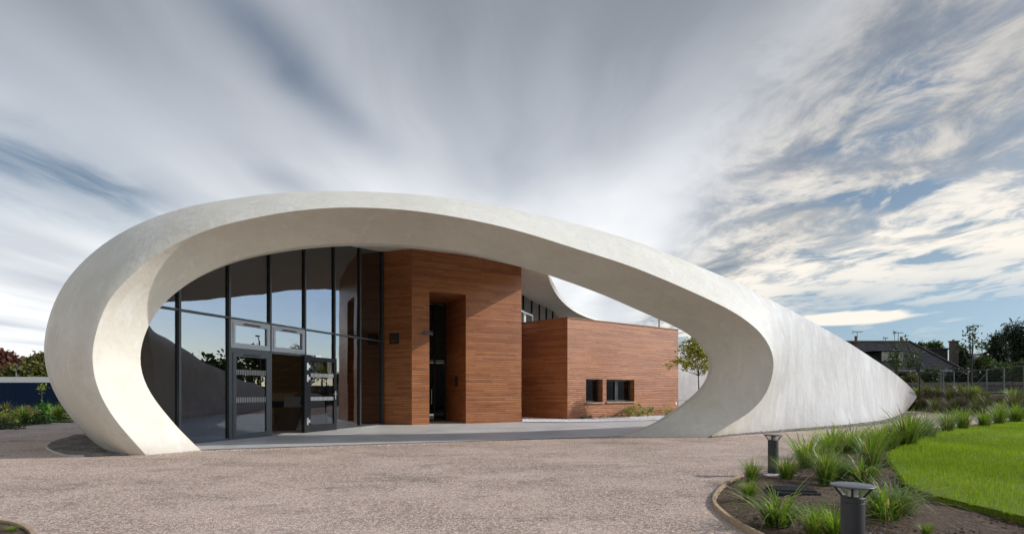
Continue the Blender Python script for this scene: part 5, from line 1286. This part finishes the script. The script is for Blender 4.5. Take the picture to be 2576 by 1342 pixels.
rt('small_palm', 860, 398, 440, 40, 78, 200, 'leaf_mid', 'small feathery treetop just over the roof hip left of the round one', 77)
rt('dark_tree', 1225, 420, 640, 120, 76, 2200, 'leaf_dark', 'dark tree directly right of the tall chimney', 72)
rt('hedge_tree', 1420, 535, 660, 220, 56, 2200, 'leaf_mid', 'broad green bush between the fence and the distant grey roof', 73)
rt('hedge_tree', 1215, 660, 735, 300, 50.5+4, 1800, 'leaf_dark', 'dark hedge behind the wall below the tall chimney', 74)
rt('hedge_tree', 1560, 600, 735, 330, 54, 2600, 'leaf_mid', 'tall green hedge behind the braced fence post', 75)
rt('round_bush', 940, 655, 735, 140, 53.5, 900, 'leaf_mid', 'rounded grey-green bush in front of the house wall', 76)
rt('yellow_bush', 762, 705, 738, 110, 53, 500, 'leaf_olive', 'low golden bush on top of the garden wall near the shell tail', 78)
rt('hedge_tree', 1800, 560, 760, 260, 50, 2600, 'leaf_mid', 'hedge running out of the photo at the right edge', 79)
def cypress(cx, yt, yb, w, Y, label, seed):
    t_, b_ = hz(cx, yt, Y), hz(cx, yb, Y); W_ = w/3.556/FPX*Y/2; H_ = t_.z-1
    rs = np.random.RandomState(seed); bl = []
    for k in range(9):
        q = k/8; z = H_*(.12+.82*q); rr = W_*(.75-.35*abs(q-.45)-(.25 if q > .85 else 0)); bl.append((rs.uniform(-.15, .15)*W_, rs.uniform(-.2, .2)*W_, z, rr, rr, H_*.12))
    e = empty('cypress_tree', (t_.x, Y, 1.0), label, 'tree', 'dark cypress trees at the right edge')
    V, r = leaf_cloud(bl, 12000, .22, rs, .3, .45); V[:, 2] += 0; fast_mesh('crown', V, 4, MATS['leaf_dark'], e, r)
    mb = MB(); mb.tube([(0, 0, -.1), (0, 0, H_*.5), (0, 0, H_*.9)], [.35, .2, .05], 8); mb.build('trunk', MATS['dark_bark'], e)
cypress(1535, 345, 640, 170, 62, 'shorter dark bushy conifer left of the tall pair at the right', 81)
cypress(1640, 258, 640, 150, 66, 'tall dark conifer in the middle of the three at the right', 82)
cypress(1735, 228, 640, 170, 64, 'tallest dark conifer at the right edge of the photo', 83)
for i, (x, y, h_, w_, lb) in enumerate(((60, 42, 6.0, 7, 'nearest'), (72, 52, 7.5, 9, 'tallest'), (66, 30, 5.5, 8, 'lowest'), (84, 38, 7.0, 10, 'widest'))):
    rs = np.random.RandomState(100+i); bl = [(rs.uniform(-.3, .3)*w_, rs.uniform(-.3, .3)*w_, h_*rs.uniform(.4, .85), w_*.3, w_*.3, h_*.22) for k in range(7)]
    tree('roadside_tree', (x, y, 1.0), bl, 1500, .35, 'leaf_mid', ([(0, 0, -.1), (0, 0, h_*.6)], [.25, .12]), 'dark tree mirrored in the hall glass, the '+lb+' of the four', 'tree', 'trees mirrored in the hall glass', 'dark_bark', 100+i, auto_br(1.2, bl, .08))
e = empty('road_lamp', (46, 41, 1.0), 'tall road lamp mirrored in the hall glass', 'street lamp')
mb = MB(); mb.tube([(0, 0, 0), (0, 0, 6.5), (-.4, -.3, 7.0), (-1.0, -.7, 7.1)], [.12, .08, .06, .05], 8); mb.build('post', MATS['galvanised'], e)
mb = MB(); mb.box((-1.3, -.9, 7.08), (.38, .22, .09), None, .04); mb.build('lamp_head', MATS['galvanised'], e)
# saplings on the bank
def sapling(x, yb, yt, lean, blobs, Y, n, leaf, label, seed, size=.085):
    b_ = W(*z6(x, yb), Y); t_ = W(*z6(x+lean, yt), Y); k = Y/FPX/3.556
    B_ = [((cx-x)*k, 0, EYE+(HV-z6(0, cy)[1])/FPX*Y-b_.z, w*k/2*.85, w*k/2*.85, h_*k/2*.85) for cx, cy, w, h_ in blobs]
    H_ = t_.z-b_.z
    tree('young_tree', b_, B_, n, size, leaf, ([(0, 0, -.1), (.0, 0, H_*.3), (lean*k*.6, 0, H_*.7), (lean*k, 0, H_)], [.05, .04, .025, .01]), label, 'young tree', 'staked young trees on the bank', 'dark_bark', seed, auto_br(H_*.35, B_, .018), .1, .5)
sapling(640, 810, 380, -5, [(630, 410, 60, 70), (600, 500, 90, 90), (660, 490, 70, 90), (640, 570, 130, 80), (590, 560, 60, 60)], 33, 400, 'leaf_mid', 'bushiest young tree in front of the dormer window', 91)
sapling(845, 825, 320, -130, [(705, 340, 55, 60), (725, 395, 50, 60), (745, 480, 70, 80), (800, 470, 60, 60), (850, 500, 50, 90), (770, 570, 110, 80), (730, 560, 60, 60), (840, 570, 60, 60)], 34, 330, 'leaf_mid', 'leaning young tree right of the dormer with its top bent to the left', 92)
sapling(1310, 810, 205, 15, [(1290, 260, 50, 40), (1345, 240, 50, 50), (1300, 330, 50, 60), (1330, 370, 45, 45), (1215, 430, 60, 50), (1290, 420, 60, 40), (1400, 410, 90, 50), (1320, 300, 30, 80)], 34, 300, 'leaf_mid', 'tall sparse young tree with bare twigs right of the big chimney', 93, .10)
# parked car at right edge
cp = W(*z6(1790, 700), 49); e = empty('parked_car', (cp.x+1.2, 49, 1.0), 'dark blue car parked behind the wall at the right edge', 'car')
mb = MB(); prof = [(-2.1, .35), (-2.1, .75), (-1.6, .95), (-.9, 1.05), (-.4, 1.42), (.9, 1.45), (1.6, 1.05), (2.1, .95), (2.15, .4)]
n_ = len(prof); mb.V = [Vector((x, -.8, z)) for x, z in prof]+[Vector((x, .8, z)) for x, z in prof]
mb.F = [tuple(range(n_)), tuple(range(2*n_-1, n_-1, -1))]+[(k, (k+1) % n_, n_+(k+1) % n_, n_+k) for k in range(n_)]; mb.UV = [(0, 0)]*(2*n_+4*n_); bd = mb.build('body', MATS['car_paint_blue'], e)
for x_ in (-1.3, 1.35):
    for y_ in (-.78, .78): mb = MB(); mb.tube([(x_, y_-.1, .33), (x_, y_+.1, .33)], .33, 16); mb.build('wheel', MATS['black_plastic'], e)
mb = MB(); mb.V = [Vector((-.75, -.81, 1.07)), Vector((1.3, -.81, 1.07)), Vector((.85, -.81, 1.38)), Vector((-.38, -.81, 1.37))]; mb.F = [(0, 1, 2, 3)]; mb.UV = [(0, 0)]*4; mb.build('side_window', MATS['lens_glass'], e)
